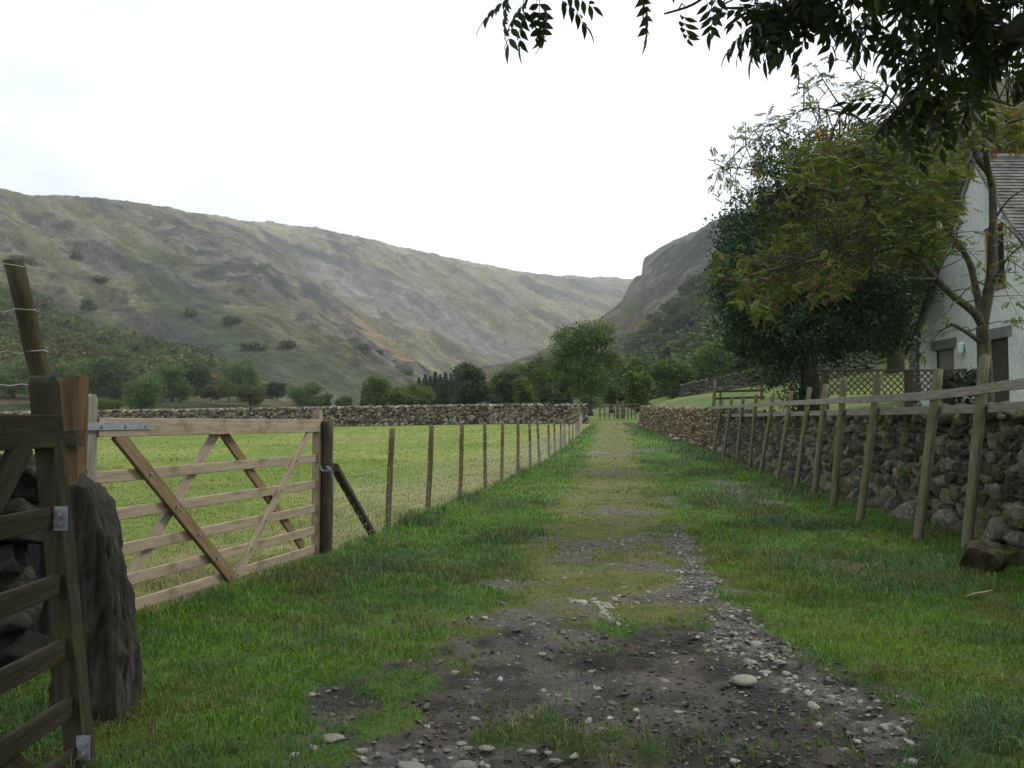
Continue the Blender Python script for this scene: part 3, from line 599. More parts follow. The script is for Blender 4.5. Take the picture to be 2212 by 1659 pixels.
# ------------------------------------------------------------------ gates
BARS = [1.03, .775, .535, .32, .135]     # tops of the lower bars
def gate(label, A, B, heel_top, mats, lean=(0, 0), side=1, braces=((.072, .527), (.527, .935), (.095, .463), (.49, .93)), seed=0, strap=True, toe_top=1.47, zo=0):
    """A = heel (x,y), B = toe (x,y)"""
    A = Vector((*A, 0)); B = Vector((*B, 0)); d = (B - A); Lg = d.length; d.normalize(); nr = Vector((d.y, -d.x, 0)) * side   # nr points to the lane
    t = thing('field_gate', label, 'gate', tuple(A))
    def pt(s, z, off=0):
        return A + d * (Lg * s) + nr * (off + lean[0] * (1.5 - z)) + Vector((0, 0, z + zo)) + d * lean[1] * (1.5 - z)
    o = A; wood, bw, heelw = mats
    kw = dict(org=o)
    # heel stile with rounded head
    def stile(s, z1, w_, dp, mat, rnd, nm='stile'):
        ln = z1; n = 8; pr = []
        for i in range(n + 1):
            a = pi * i / n
            pr.append((-w_ / 2 * cos(a), ln - (w_ / 2 if rnd else 0) + (w_ / 2 * sin(a) if rnd else 0)))
        if not rnd: pr = [(-w_ / 2, ln), (w_ / 2, ln)]
        pr = [(-w_ / 2, .02)] + pr + [(w_ / 2, .02)]
        V = []; k = len(pr)
        for sgn in (-1, 1):
            for (u, z) in pr: V.append(pt(s, z, sgn * dp / 2) + d * u - A)
        Fc = [tuple(range(k)), tuple(range(k, 2 * k))[::-1]] + [(i, k + i, k + (i + 1) % k, (i + 1) % k) for i in range(k)]
        return mk(nm, [tuple(v) for v in V], Fc, mat, t)
    stile(0.0, heel_top, .085, .075, heelw, True, 'heel_stile')
    stile(1.0, toe_top, .075, .07, wood, False, 'toe_stile')
    e0 = .045 / Lg
    board('top_rail', pt(e0, 1.315), pt(1 - e0, 1.315), .10, .125, wood, t, seed=seed, **kw)
    for i, z in enumerate(BARS):
        board('bar', pt(e0 - .01, z - .04), pt(1 - e0 + .01, z - .04), .026, .08, wood, t, seed=seed + i, jit=.0012, **kw)
    def brace(s0, z0, s1, z1, off, mat, w_=.026, h_=.085):
        up = (pt(s1, z1) - pt(s0, z0)).cross(nr)
        board('brace', pt(s0, z0, off), pt(s1, z1, off), w_, h_, mat, t, up=up, **kw)
    (a0, a1), (b0, b1), (c0, c1), (e_0, e_1) = braces
    brace(a0, 1.275, a1, .035, .031, bw, .035, .10)
    brace(b1, 1.27, b0 + .006, .07, .029, wood, .030, .07)
    brace(c0, .12, c1, 1.27, -.031, wood, .03, .085)
    brace(e_0, 1.27, e_1, .14, -.031, bw, .03, .085)
    # bolts
    mb = MB(); r = rs(seed + 5)
    def bolt(s, z, off):
        c = pt(s, z, off) - A; V, Fc = tube([c, c + nr * .012], .011, 6); mk('bolt', V, Fc, M['galv'], t)
    for (s0, z0, s1, z1, off) in ((a0, 1.275, a1, .035, .0485), (b1, 1.27, b0, .07, .044)):
        for zb in [b - .04 for b in BARS]:
            q = (z0 - zb) / (z0 - z1); bolt(s0 + (s1 - s0) * q, zb, off)
    bolt(.975, 1.31, .05)
    if strap:
        mb = MB()
        for off in (.054, -.054):
            c0 = pt(-.02, 1.325, off) - A; c1 = pt(.17, 1.325, off) - A
            V = [];
            for c in (c0, c1):
                for dz in (-.026, .026):
                    for do in (-.003, .003): V.append(c + Vector((0, 0, dz)) + nr * do)
            mb.add([tuple(v) for v in V], [(0, 1, 3, 2), (4, 6, 7, 5), (0, 4, 5, 1), (2, 3, 7, 6), (0, 2, 6, 4), (1, 5, 7, 3)])
            for s in (.02, .09, .155):
                c = pt(s, 1.325, off) - A; V, Fc = tube([c, c + nr * .012], .012, 8); mb.add(V, Fc)
        mb.build('hinge_strap', M['galv'], t)
    return t, pt, d, nr
g1, pt1, d1_, n1_ = gate('pale timber field gate shut across the opening beside the wire fence', (-2.71, 5.45), (-1.95, 8.55), 1.53, (M['new_wood'], M['brace_wood'], M['grey_wood']))
g2, pt2, d2_, n2_ = gate('dark mossy timber gate swung open against the left edge of the picture', (-1.815, 3.30), (-1.78, .10), 1.53, (M['moss_wood'], M['moss_wood'], M['moss_wood']), lean=(.122, 0), side=-1, seed=40, strap=False)
# galvanised plates on the stile of the near gate
for z in (.985, .13):
    mb = MB(); c = pt2(0, z, 0) - Vector((-1.815, 3.30, 0)) + Vector((.02, .0, 0))
    V, Fc = box(c.x - .005, c.x + .045, c.y - .052, c.y - .046, c.z - .045, c.z + .045); mb.add(V, Fc)
    for dz in (-.02, .015):
        V, Fc = tube([(c.x + .022, c.y - .05, c.z + dz), (c.x + .022, c.y - .068, c.z + dz)], .009, 8); mb.add(V, Fc)
    mb.build('fixing_plate', M['galv'], g2)
# posts behind the near gate
c = P(157, 870, 4.42)
t = thing('gate_post', 'orange brown sawn timber post with a flat top behind the near gate', 'post', (c[0], 4.42, 0))
zt = P(157, 815, 4.42)[2]
mb = MB(); V, Fc = box(-.056, .056, -.05, .05, 0, zt); V = np.array(V); V[V[:, 2] > 1, 2] += V[V[:, 2] > 1, 0] * .1; mb.add(V, Fc); mb.build('post', M['sawn_wood'], t)
c = P(172, 949, 4.28); board('cross_block', (-.045, -.12, c[2]), (.105, -.12, c[2] + .005), .08, .085, M['moss_wood'], t)
# leaning wired post
p1 = P(27, 560, 4.8); p0 = P(114, 900, 4.9); dd = p1 - p0; p0 = p0 - dd * (p0[2] / dd[2])
t = thing('fence_post', 'tall leaning round post wound with wire at the left edge', 'post', tuple(p0))
round_post('post', (0, 0, -.1), tuple(p1 - p0), .058, .054, M['moss_wood'], t)
mb = MB()
for k, py in enumerate((575, 668, 757)):
    f = (py - 560) / 340.0; c = Vector(p1 + (np.array(P(114, 900, 4.9)) - p1) * f - p0); r = rs(k)
    pts = [(c.x + .059 * cos(a), c.y + .059 * sin(a), c.z - .006 * sin(a * 1.3 + k)) for a in np.linspace(0, 2 * pi, 14)]
    mb.add(*tube(pts, .0026, 4, False))
    e = [(c.x - .03, c.y - .02, c.z)] + [(c.x - .04 - .03 * i, c.y - .02 - .012 * i, c.z - .012 + .01 * sin(i * 1.9 + k)) for i in range(1, 22)]
    mb.add(*tube(e, .0028, 4, False))
c = P(70, 832, 4.8) - p0; e = [(c[0] - .0 - .05 * i, c[1] - .02 * i, c[2] + .006 * sin(i * 2.1)) for i in range(0, 14)]; mb.add(*tube(e, .0028, 4, False))
mb.build('wire', M['wire'], t)
# rough slab gate stoop (stone)
def slab():
    V, Fc = ico(6); V = V.copy()
    s = V; ax = np.abs(s).max(1); s = s / ax[:, None]                    # cube-ish
    s = s * .75 + V * .25
    x, y, z = s[:, 0], s[:, 1], s[:, 2]
    h = (z + 1) / 2
    wd = np.interp(h, [0, .1, .45, .75, .86, .95, 1], [.175, .165, .15, .13, .10, .065, .035])
    cx_ = np.interp(h, [0, .5, 1], [.01, -.02, -.09])
    o = np.stack([x * wd + cx_, y * (.15 - .05 * h), h * 1.17], 1)
    nrm_ = V
    n = ridged(o[:, 0] * 9 + o[:, 1] * 7, o[:, 2] * 1.8, 71, 4); n2 = fbm(o[:, 0] * 5 + 3, o[:, 2] * 5 + o[:, 1] * 6, 72, 4)
    return o + nrm_ * ((n - .5) * .05 + (n2 - .5) * .07 + .03 * (ridged(o[:, 0] * 26 + o[:, 1] * 22, o[:, 2] * 7, 75, 3) - .5) + .03 * (np.floor(fbm(o[:, 0] * 9 + o[:, 1] * 8, o[:, 2] * 3.2, 76, 2) * 7) / 7 - .5))[:, None] * [1, 1, .3], Fc
V, Fc = slab(); xr = P(291, 1500, 3.98)[0]
M['slate_post'] = mat_noise('slate_post', [(.010, .010, .009), (.028, .027, .021), (.07, .066, .05)], 1.4, 8, (10, 10, 2.2), .95, 1.0, 3, .03, stops2=(.032, .034, .013), scale2=6)
o = mk('stone_gatepost', V, Fc, M['slate_post'], smooth=True, loc=(xr - .185, 4.0, -.06)); tag(o, 'dark rough stone gatepost leaning behind the near open gate', 'gatepost')

# chain on the far gate
def torus(c, R_, r_, ax, st=1.5, k=10, m=5):
    x, y, z = frame(ax); V = []; Fc = []
    return x, y, z
A_ = Vector(pt1(1.0, .93, .05)); px_ = Vector(P(712, 1012, 8.45)); mb = MB(); nl = 15
loop = [A_ + Vector((-.05, 0, .03)), A_ + Vector((.02, -.03, -.06)), A_ + Vector((.1, -.05, -.045)), px_ + Vector((-.02, -.04, .02)), px_ + Vector((.03, -.03, -.03)), px_ + Vector((.045, -.02, -.15)), px_ + Vector((.05, -.02, -.24))]
pth = [Vector(q) for q in smooth_path([tuple(q) for q in loop], 4)]
for i in range(len(pth) - 1):
    c = (pth[i] + pth[i + 1]) / 2; dv = (pth[i + 1] - pth[i]); ln = dv.length
    if ln < 1e-4: continue
    x, y, z = frame(dv); side = x if i % 2 else y; ring = []
    for a in np.linspace(0, 2 * pi, 11): ring.append(tuple(c + z * (ln * .72 * cos(a)) + side * (.012 * sin(a))))
    mb.add(*tube(ring, .0032, 5, False))
o = mb.build('chain', M['galv']); tag(o, 'steel chain looped between the pale gate and the dark strainer post', 'chain')

# ------------------------------------------------------------------ left wire fence
LP = [(846.6, 925, 835.8, 1143), (933, 919, 922.7, 1108), (998, 917, 993, 1072.6), (1047.5, 914, 1048, 1053), (1085.5, 911, 1083.5, 1035), (1119, 907, 1118.6, 1019), (1144, 916, 1146, 1006), (1161, 907, 1165.5, 998.5), (1184.7, 908, 1186, 990)]
t = thing('wire_fence', 'post and wire mesh fence between the field and the grass lane', 'fence', (-1.85, 8.5, 0))
og = (-1.85, 8.5, 0)
fp = []
x0, y0 = G(705, 1204); fp.append((x0, y0, 1.36))
round_post('strainer_post', (x0, y0, -.2), (x0, y0, 1.37), .062, .058, M['dark_post'], t, og, 1)
for i, (tx, ty, bx, by) in enumerate(LP):
    # base on the ground along the fence line
    Yb = 10.76 + i * 2.25 if i else 10.76
    Yb = [10.76, 12.6, 15.1, 17.3, 19.6, 22.0, 24.5, 26.8, 30.0][i]
    q = P(bx, by, Yb); gz = tz(q[0], Yb); qt = P(tx, ty, Yb)
    fp.append((q[0], Yb, qt[2]))
    round_post('post', (q[0], Yb, gz - .2), (qt[0], Yb + .02, qt[2]), .042, .038, M['post_wood'], t, og, 10 + i, 10)
for i, Yb in enumerate([32.2, 34.4, 36.6, 38.8, 41.0, 43.2, 45.4]):
    x = float(Xf(np.array(Yb))) ; gz = tz(x, Yb); r = rs(i + 60)
    fp.append((x, Yb, gz + 1.22)); round_post('post', (x, Yb, gz - .2), (x + r.uniform(-.05, .05), Yb, gz + 1.26 + r.uniform(-.05, .05)), .04, .037, M['post_wood'], t, og, 30 + i, 8)
x = P(1249, 900, 47.8)[0]; gz = tz(x, 47.8); round_post('end_post', (x, 47.8, gz - .2), (x, 47.8, gz + 1.45), .075, .07, M['round_post'], t, og, 50, 10); fp.append((x, 47.8, gz + 1.25))
x2 = P(1256, 900, 56.6)[0]; fp.append((x2, 56.6, tz(x2, 56.6) + 1.2))
for y_ in (50.5, 53.3): 
    xx_ = x + (x2 - x) * (y_ - 47.8) / 8.8; gz = tz(xx_, y_); round_post('post', (xx_, y_, gz - .2), (xx_, y_, gz + 1.25), .04, .037, M['post_wood'], t, og, 55, 8)
b0 = P(812, 1150, 10.35); b1 = P(722, 1003, 8.6); board('strut', (b0[0], 10.3, -.05), (b1[0], 8.62, b1[2] - .03), .085, .085, M['dark_post'], t, org=og, bev=.02)
xb = P(1216, 0, 40)[0]; gz = tz(xb, 36.5); board('strut', (float(Xf(np.array(34.6))), 34.6, tz(1.9, 34.6)), (float(Xf(np.array(36.6))), 36.6, gz + .9), .07, .07, M['round_post'], t, org=og)
def hgt(f, z0, z1): return z0 + (z1 - z0) * f
mb = MB(); mb2 = MB(); rr = rs(3)
HW = [.02, .10, .20, .31, .44, .60, .78]
for i in range(len(fp) - 1):
    (xa, ya, za), (xb, yb, zb) = fp[i], fp[i + 1]; ga = tz(xa, ya); gb = tz(xb, yb); dist = math.hypot(xb - xa, yb - ya); w_ = .0021 if ya < 20 else .0034
    ox = .045
    for h in HW + [.98]:
        pts = [(xa + (xb - xa) * s + ox, ya + (yb - ya) * s, ga + (gb - ga) * s + h + .01 * sin(s * pi) * -1 + rr.uniform(-.004, .004)) for s in np.linspace(0, 1, 6)]
        mb.add(*tube(pts, w_, 3, False))
    nv = int(dist / .15)
    for k in range(nv):
        s = (k + .5) / nv; gx = xa + (xb - xa) * s + ox; gy = ya + (yb - ya) * s; g = ga + (gb - ga) * s
        mb.add(*tube([(gx, gy, g + .02), (gx + rr.uniform(-.006, .006), gy + rr.uniform(-.008, .008), g + .4), (gx, gy, g + .78)], w_ * .85, 3, False))
    za2 = ga + 1.17; zb2 = gb + 1.17
    pts = [(xa + (xb - xa) * s + ox, ya + (yb - ya) * s, za2 + (zb2 - za2) * s - .03 * sin(s * pi)) for s in np.linspace(0, 1, 9)]
    mb2.add(*tube(pts, w_, 3, False))
    for k in range(int(dist / .11)):
        s = (k + .5) / int(dist / .11); c = Vector((xa + (xb - xa) * s + ox, ya + (yb - ya) * s, za2 + (zb2 - za2) * s - .03 * sin(s * pi)))
        v = Vector((rr.uniform(-.3, .3), rr.uniform(-1, 1), 1)).normalized() * .014; mb2.add(*tube([c - v, c + v], w_ * .8, 3, False))
mb.build('wire_netting', M['wire'], t, origin=og); mb2.build('barbed_wire', M['wire'], t, origin=og)

# ------------------------------------------------------------------ right rail fence
RP = [(2127.7, 770, 2088, 1190), (2027, 797, 1983.5, 1167), (1898, 810, 1858, 1125), (1824, 818, 1799.6, 1096), (1784, 831, 1758, 1069), (1748.6, 837, 1720, 1054), (1710, 844.5, 1679, 1037), (1671, 848.7, 1642, 1024), (1633.7, 853, 1619, 1014), (1606, 856, 1591.5, 1006), (1581.5, 858, 1562, 999), (1561, 863, 1541, 993)]
og = (4.85, 9.0, 0); t = thing('rail_fence', 'leaning round posts with two grey timber rails in front of the dark stone wall', 'fence', og)
rp = []; radl = [.058, .056, .055, .054, .053, .053, .052, .052, .052, .052, .05, .05]
YR = []
for i, (tx, ty, bx, by) in enumerate(RP):
    x, y = G(bx, by); y = [9.0, 9.75, 11.7, 13.45, 15.7, 17.5, 19.8, 22.0, 24.1, 26.2, 28.4, 30.3][i]
    q = P(bx, by, y); gz = tz(q[0], y); top = P(tx, ty, y + .22)
    rp.append((np.array([q[0], y, gz]), top)); v = top - np.array([q[0], y, gz])
    o = round_post('post', tuple(np.array([q[0], y, gz]) - v * .1), tuple(top), radl[i] * 1.02, radl[i] * .93, M['round_post'], t, og, 80 + i)
q = P(1534, 975, 32.0); gz = tz(q[0], 32.0); tp = P(1545, 822, 32.1); round_post('end_post', (q[0], 32, gz - .1), tuple(tp), .07, .065, M['round_post'], t, og, 99); rp.append((np.array([q[0], 32., gz]), tp))
# extra bay running out of the picture towards the camera
b = np.array([4.35, 5.6, 0.]); tp = np.array([4.58, 5.85, 2.0]); round_post('post', tuple(b), tuple(tp), .058, .054, M['round_post'], t, og, 101); rp = [(b, tp)] + rp
def rail_pts(side_off, pyl):
    o_ = []
    for (b_, t_) in rp:
        # height by ratio from the picture lines
        o_.append(None)
    return o_
def rail_at(i, zt, off):
    b_, t_ = rp[i]; f = (zt - b_[2]) / (t_[2] - b_[2]); p = b_ + (t_ - b_) * f; return p + np.array([-off, -.0, 0])
ztop = [P(2300, 806 + 12, 8.0)[2]] + [P(x, y, yy)[2] for x, y, yy in ((2120, 843, 9.1), (2022, 855, 9.9), (1895, 862, 11.8), (1822, 865, 13.6), (1781, 867.5, 15.8), (1745, 869, 17.6), (1707, 871, 19.9), (1668, 873, 22.1), (1631, 875, 24.2), (1604, 877, 26.3), (1580, 878.5, 28.5), (1560, 880, 30.4), (1541, 882, 32))]
zlow = [P(2300, 872, 8.0)[2]] + [P(x, y, yy)[2] for x, y, yy in ((2120, 882, 9.2), (2022, 886, 10), (1890, 889, 11.9), (1818, 891, 13.7), (1777, 892, 15.9), (1741, 893, 17.7), (1704, 894, 20), (1665, 895, 22.2), (1629, 896, 24.3), (1602, 897, 26.4), (1578, 897, 28.6), (1558, 897.5, 30.5), (1541, 898, 32.1))]
breaks = [0, 2, 4, 6, 9, 11, 13]
for zl, off, hh in ((ztop, .075, .10), (zlow, -.075, .095)):
    for a_ in range(len(rp) - 1):
        p = rail_at(a_, zl[a_], off); q = rail_at(a_ + 1, zl[a_ + 1], off)
        board('rail', tuple(p), tuple(q), .032, hh, M['grey_wood'], t, org=og, jit=.002, seed=a_)
# stock netting stapled to the wall side of the posts
mb = MB()
for a_ in range(0, len(rp) - 2):
    (b0, t0), (b1, t1) = rp[a_], rp[a_ + 1]
    def np_(s, h):
        b_ = b0 + (b1 - b0) * s; v = (t0 - b0) + ((t1 - b1) - (t0 - b0)) * s; return tuple(b_ + v * (h / v[2]) + np.array([.085 + rr.uniform(-.012, .012), 0, rr.uniform(-.012, .012)]))
    for h in (.15, .3, .46, .64, .84, 1.04, 1.2):
        mb.add(*tube([np_(s, h) for s in np.linspace(0, 1, 9)], .0010 if a_ < 5 else .0018, 3, False))
    nv = int(np.linalg.norm(b1 - b0) / .16)
    for k in range(nv):
        s = (k + .5) / nv; mb.add(*tube([np_(s, h) for h in (.15, .46, .84, 1.2)], .0009 if a_ < 5 else .0014, 3, False))
mb.build('wire_netting', M['wire_dull'], t, origin=og)

# rail fence in the paddock beyond
og2 = P(1552, 0, 33); og2 = (og2[0], 33.0, tz(og2[0], 33.0)); t = thing('paddock_fence', 'short post and rail fence on the green slope beyond the leaning posts', 'fence', og2)
for k, (px, tpY, Yd) in enumerate(((1556, 858, 33), (1645, 821, 36))):
    q = P(px, tpY, Yd); gz = tz(q[0], Yd); 
    if k: round_post('post', (q[0], Yd, gz - .2), tuple(q), .07, .065, M['round_post'], t, og2, 5)
    else: round_post('post', (q[0], Yd, gz - .2), (q[0], Yd, gz + 1.0), .05, .05, M['round_post'], t, og2, 6)
for za, zb in ((846, 843), (861, 858)):
    board('rail', tuple(P(1545, za, 32.4)), tuple(P(1652, zb, 36.1)), .035, .09, M['moss_wood'], t, org=og2)
# far fence and gate in the lane
og3 = P(1330, 0, 66); og3 = (og3[0], 66., tz(og3[0], 66.)); t = thing('lane_fence', 'small weathered fence across the lane beyond the big tree', 'fence', og3)
for px in (1296, 1306, 1316, 1327, 1334, 1344, 1349, 1356, 1364, 1372):
    q = P(px, 870, 66); g_ = tz(q[0], 66.); round_post('post', (q[0], 66, g_ - .1), (q[0], 66, g_ + (1.35 if px in (1334, 1344) else 1.1)), .05 if px not in (1334, 1344) else .12, .05 if px not in (1334, 1344) else .11, M['post_wood'], t, og3, px, 8)
for h in (.35, .7, 1.02):
    a_ = P(1292, 0, 66); b_ = P(1376, 0, 66); board('rail', (a_[0], 65.9, tz(a_[0], 66.) + h), (b_[0], 65.9, tz(b_[0], 66.) + h), .03, .05, M['grey_wood'], t, org=og3)

# ------------------------------------------------------------------ trellis
og = P(1770, 0, 18); og = (og[0], 18.0, tz(og[0], 18.0)); t = thing('trellis_fence', 'brown lattice trellis panels on square posts in front of the white house', 'fence', og)
zt = P(1800, 800, 18)[2]; zb = P(1800, 853, 18)[2]; xa = P(1762, 0, 18)[0]; xb = P(2019, 0, 18)[0]
for px in (1770, 1948, 2030):
    x = P(px, 0, 18)[0]; board('post', (x, 18.06, tz(x, 18.06) - .1), (x, 18.06, zt - .01), .13, .13, M['trellis'], t, up=(0, 1, 0), org=og)
board('top_rail', (xa - .06, 18, zt), (xb + .3, 18, zt), .05, .04, M['trellis'], t, org=og)
mb = MB(); n = 0
def lat(x0, x1, z0, z1, sp=.14):
    H = z1 - z0
    for sgn in (1, -1):
        c = x0 - H if sgn > 0 else x0
        while c < (x1 if sgn > 0 else x1 + H):
            # line x = c + sgn*(z-z0)
            pa = (max(x0, min(c, x1))); 
            z_a = z0 + (pa - c) * sgn; pb = c + sgn * H; pb2 = max(x0, min(pb, x1)); z_b = z0 + (pb2 - c) * sgn
            if abs(z_b - z_a) > .03 and z0 - .001 <= min(z_a, z_b) and max(z_a, z_b) <= z1 + .001:
                o_ = .008 * sgn; wv = .011
                V = []
                for (x_, z_) in ((pa, z_a), (pb2, z_b)):
                    for s1, s2 in ((-1, -1), (1, -1), (1, 1), (-1, 1)): V.append((x_ + wv * s1 * .7, 17.99 + o_ + .007 * s2, z_ - wv * s1 * .7 * sgn))
                mb.add(V, [(0, 1, 2, 3), (7, 6, 5, 4), (0, 4, 5, 1), (1, 5, 6, 2), (2, 6, 7, 3), (3, 7, 4, 0)])
            c += sp
lat(xa + .1, P(1940, 0, 18)[0], zb, zt - .02); lat(P(1956, 0, 18)[0], xb, zb, zt - .02)
mb.build('lattice', M['trellis'], t, origin=og)

# ------------------------------------------------------------------ house
HX = 12.0; YN, YA, YFa = 18.55, 21.8, 25.05; gz = 1.35
za_ = P(2120, 346, YA)[2]; ze = P(1992, 716, YFa)[2]
M['render'] = mat_noise('roughcast', [(.46, .51, .495), (.60, .645, .625), (.70, .735, .715)], 9, 8, rough=.9, bump=1.0, bscale=30, bdist=.05, stops2=(.43, .475, .44), scale2=.9)
M['slate'] = mat_noise('roof_slate', [(.055, .054, .052), (.095, .092, .086), (.145, .138, .127)], 3, 6, (1, 1, 1), .85, .5, 20, .01, attr=True, stops2=(.17, .18, .12), scale2=1.2)
M['lintel'] = mat_noise('lintel', [(.10, .105, .10), (.17, .175, .165)], 5, 5, bump=.5, bdist=.01)
M['dark'] = mat_noise('dark_door', [(.03, .028, .022), (.06, .052, .04)], 2, 4, (12, 12, 1.5), .6, .2, 4, .004)
M['win_frame'] = mat_noise('window_frame', [(.17, .085, .03), (.24, .13, .05)], 2, 4, (12, 12, 2), .5, .2, 4, .002)
mg, tg, bgl, og_ = mat_new('glass'); bgl.inputs['Base Color'].default_value = (.02, .025, .03, 1); bgl.inputs['Roughness'].default_value = .06; bgl.inputs['Specular IOR Level'].default_value = .6; M['glass'] = mg
t = thing('house', 'white roughcast house with a slate roof behind the garden trellis', 'house', (HX, YA, gz)); ho = (HX, YA, gz)
def yat(px): return HX * F / (px - CXp)
ops = [(20.55, 21.45, gz - .1, 3.42), (yat(2063), yat(2021), gz - .1, 3.38), (20.62, 21.5, 4.7, 6.25)]
def rz(y): return ze + (za_ - ze) * (1 - abs(y - YA) / (YA - YN)) 
cuts = sorted(set([YN, YA, YFa] + [v for o_ in ops for v in o_[:2]])); mb = MB()
def quad(a, b, c, d): mb.add([a, b, c, d], [(0, 1, 2, 3)])
for i in range(len(cuts) - 1):
    a, b = cuts[i], cuts[i + 1]; m = (a + b) / 2; sp = sorted([(o_[2], o_[3]) for o_ in ops if o_[0] < m < o_[1]]); z = gz - .4
    for (s0, s1) in sp:
        if s0 > z: quad((HX, a, z), (HX, b, z), (HX, b, s0), (HX, a, s0))
        z = s1
    quad((HX, a, z), (HX, b, z), (HX, b, rz(b)), (HX, a, rz(a)))
R_ = .22
for (a, b, s0, s1) in ops:
    quad((HX, a, s0), (HX + R_, a, s0), (HX + R_, a, s1), (HX, a, s1)); quad((HX, b, s0), (HX, b, s1), (HX + R_, b, s1), (HX + R_, b, s0))
    quad((HX, a, s1), (HX + R_, a, s1), (HX + R_, b, s1), (HX, b, s1)); quad((HX, a, s0), (HX, b, s0), (HX + R_, b, s0), (HX + R_, a, s0))
quad((HX, YN, gz - .4), (HX, YN, ze), (HX + 9, YN, ze), (HX + 9, YN, gz - .4)); quad((HX, YFa, gz - .4), (HX + 9, YFa, gz - .4), (HX + 9, YFa, ze), (HX, YFa, ze))
quad((HX + 9, YN, gz - .4), (HX + 9, YN, ze), (HX + 9, YFa, ze), (HX + 9, YFa, gz - .4)); mb.add([(HX + 9, YN, ze), (HX + 9, YA, za_), (HX + 9, YFa, ze)], [(0, 1, 2)])
mb.build('wall', M['render'], t, origin=ho)
# roof: overlapping slate courses, both pitches
mb = MB(); sl_ = math.hypot(YA - YN, za_ - ze); ncr = 44; r = rs(8)
for sgn, ye in ((-1, YN), (1, YFa)):
    u = np.array([0, (ye - YA) / sl_, (ze - za_) / sl_]); nn = np.array([0, -u[2] * sgn * -1, abs(u[1])]); nn = np.array([0, sgn * abs(u[2]), abs(u[1])])
    for k in range(ncr):
        s0 = (sl_ + .35) * k / ncr; s1 = (sl_ + .35) * (k + 1.25) / ncr; x = HX - .12
        while x < HX + 9.1:
            w_ = r.uniform(.2, .36); x1 = min(x + w_, HX + 9.12); th = r.uniform(.0, .008)
            b0 = np.array([0, YA, za_]) + nn * (.05 + .0 + th); 
            P0 = b0 + u * s0 + nn * .0; P1 = b0 + u * (s1 + r.uniform(-.01, .01)) + nn * .028
            V = [(x, *P0[1:]), (x1 - .006, *P0[1:]), (x1 - .006, *P1[1:]), (x, *P1[1:])]; Vb = [tuple(np.array(v) - np.array([0, *(nn[1:] * .014)])) for v in V]
            mb.add(V + Vb, [(0, 1, 2, 3), (7, 6, 5, 4), (0, 4, 5, 1), (1, 5, 6, 2), (2, 6, 7, 3), (3, 7, 4, 0)], np.array([1, 1, 1]) * r.uniform(.7, 1.25)); x = x1
ro = mb.build('roof', M['slate'], t, origin=ho)
V, Fc = tube([(HX - .13, YA, za_ + .08), (HX + 9.1, YA, za_ + .08)], .09, 8); mk('ridge_tiles', V, Fc, M['lintel'], ro, origin=ho)
for sgn, ye in ((-1, YN), (1, YFa)):
    board('bargeboard', (HX - .05, YA + sgn * .02, za_ - .03), (HX - .05, ye + sgn * .2, ze - .03 - .2 * (za_ - ze) / (YA - YN)), .03, .15, M['grey_wood'], t, org=ho)
for j, (a, b, s0, s1) in enumerate(ops):
    m_ = (a + b) / 2
    if j < 2:
        d_ = mk('door', *box(HX + .1, HX + .15, a + .04, b - .04, s0, s1 - .03), M['dark'] if j == 0 else M['grey_wood'], t, origin=ho)
        mk('lintel', *box(HX - .03, HX + .1, a - .16, b + .16, s1 + .003, s1 + .26), M['lintel'], t, origin=ho)
        mbx = MB()
        for (y0_, y1_) in ((a, a + .05), (b - .05, b)): mbx.add(*box(HX + .06, HX + .17, y0_ + .002, y1_ - .002, s0, s1 - .004))
        mbx.build('door_frame', M['dark'], t, origin=ho)
    else:
        fr = MB()
        for (y0_, y1_, z0_, z1_) in ((a, b, s1 - .07, s1), (a, b, s0, s0 + .08), (a, a + .07, s0 + .08, s1 - .07), (b - .07, b, s0 + .08, s1 - .07), (m_ - .03, m_ + .03, s0 + .08, s1 - .07)):
            fr.add(*box(HX + .05, HX + .11, y0_ + .003, y1_ - .003, z0_ + .002, z1_ - .002))
        wf = fr.build('window', M['win_frame'], t, origin=ho)
        mk('pane', *box(HX + .085, HX + .095, a + .05, b - .05, s0 + .05, s1 - .05), M['glass'], wf, origin=ho)
        mk('sill', *box(HX - .05, HX + .05, a - .05, b + .05, s0 - .07, s0 - .003), M['lintel'], t, origin=ho)
c = P(2087, 751, yat(2087)); mb = MB(); mb.add(*tube([(HX - .03, c[1], c[2] + .1), (HX - .09, c[1], c[2] + .1), (HX - .12, c[1], c[2] + .06), (HX - .12, c[1], c[2] - .14)], [.05, .07, .09, .075], 10)); mb.add(*box(HX - .02, HX - .002, c[1] - .07, c[1] + .07, c[2] - .02, c[2] + .16))
M['lamp'] = mat_noise('lamp_body', [(.45, .52, .52), (.55, .6, .6)], 5, 2, rough=.4, bump=0); mb.build('wall_lamp', M['lamp'], t, origin=ho)
# stone lean-to at the far corner
q = YFa + .05
t2 = stone_wall('stone_outhouse', 'rough stone lean-to against the far corner of the white house', [(HX + .02, q), (HX + 1.25, q + 3.2)], [2.6, 2.6], M['far_stone'], [(.12, .125, .11), (.16, .16, .14), (.09, .095, .08)], (.3, .12), 2, 600, thick=1.5, batter=0)
t2['category'] = 'outhouse'
mk('roof', [(HX - .12, q, 3.95), (HX + 1.1, q + 3.3, 3.85), (HX + 4, q + 3.3, 5.1), (HX + 3, q, 5.1), (HX - .12, q, 3.88), (HX + 1.1, q + 3.3, 3.78), (HX + 4, q + 3.3, 5.03), (HX + 3, q, 5.03)], [(0, 1, 2, 3), (7, 6, 5, 4), (0, 4, 5, 1), (1, 5, 6, 2), (2, 6, 7, 3), (3, 7, 4, 0)], M['lintel'], t2)

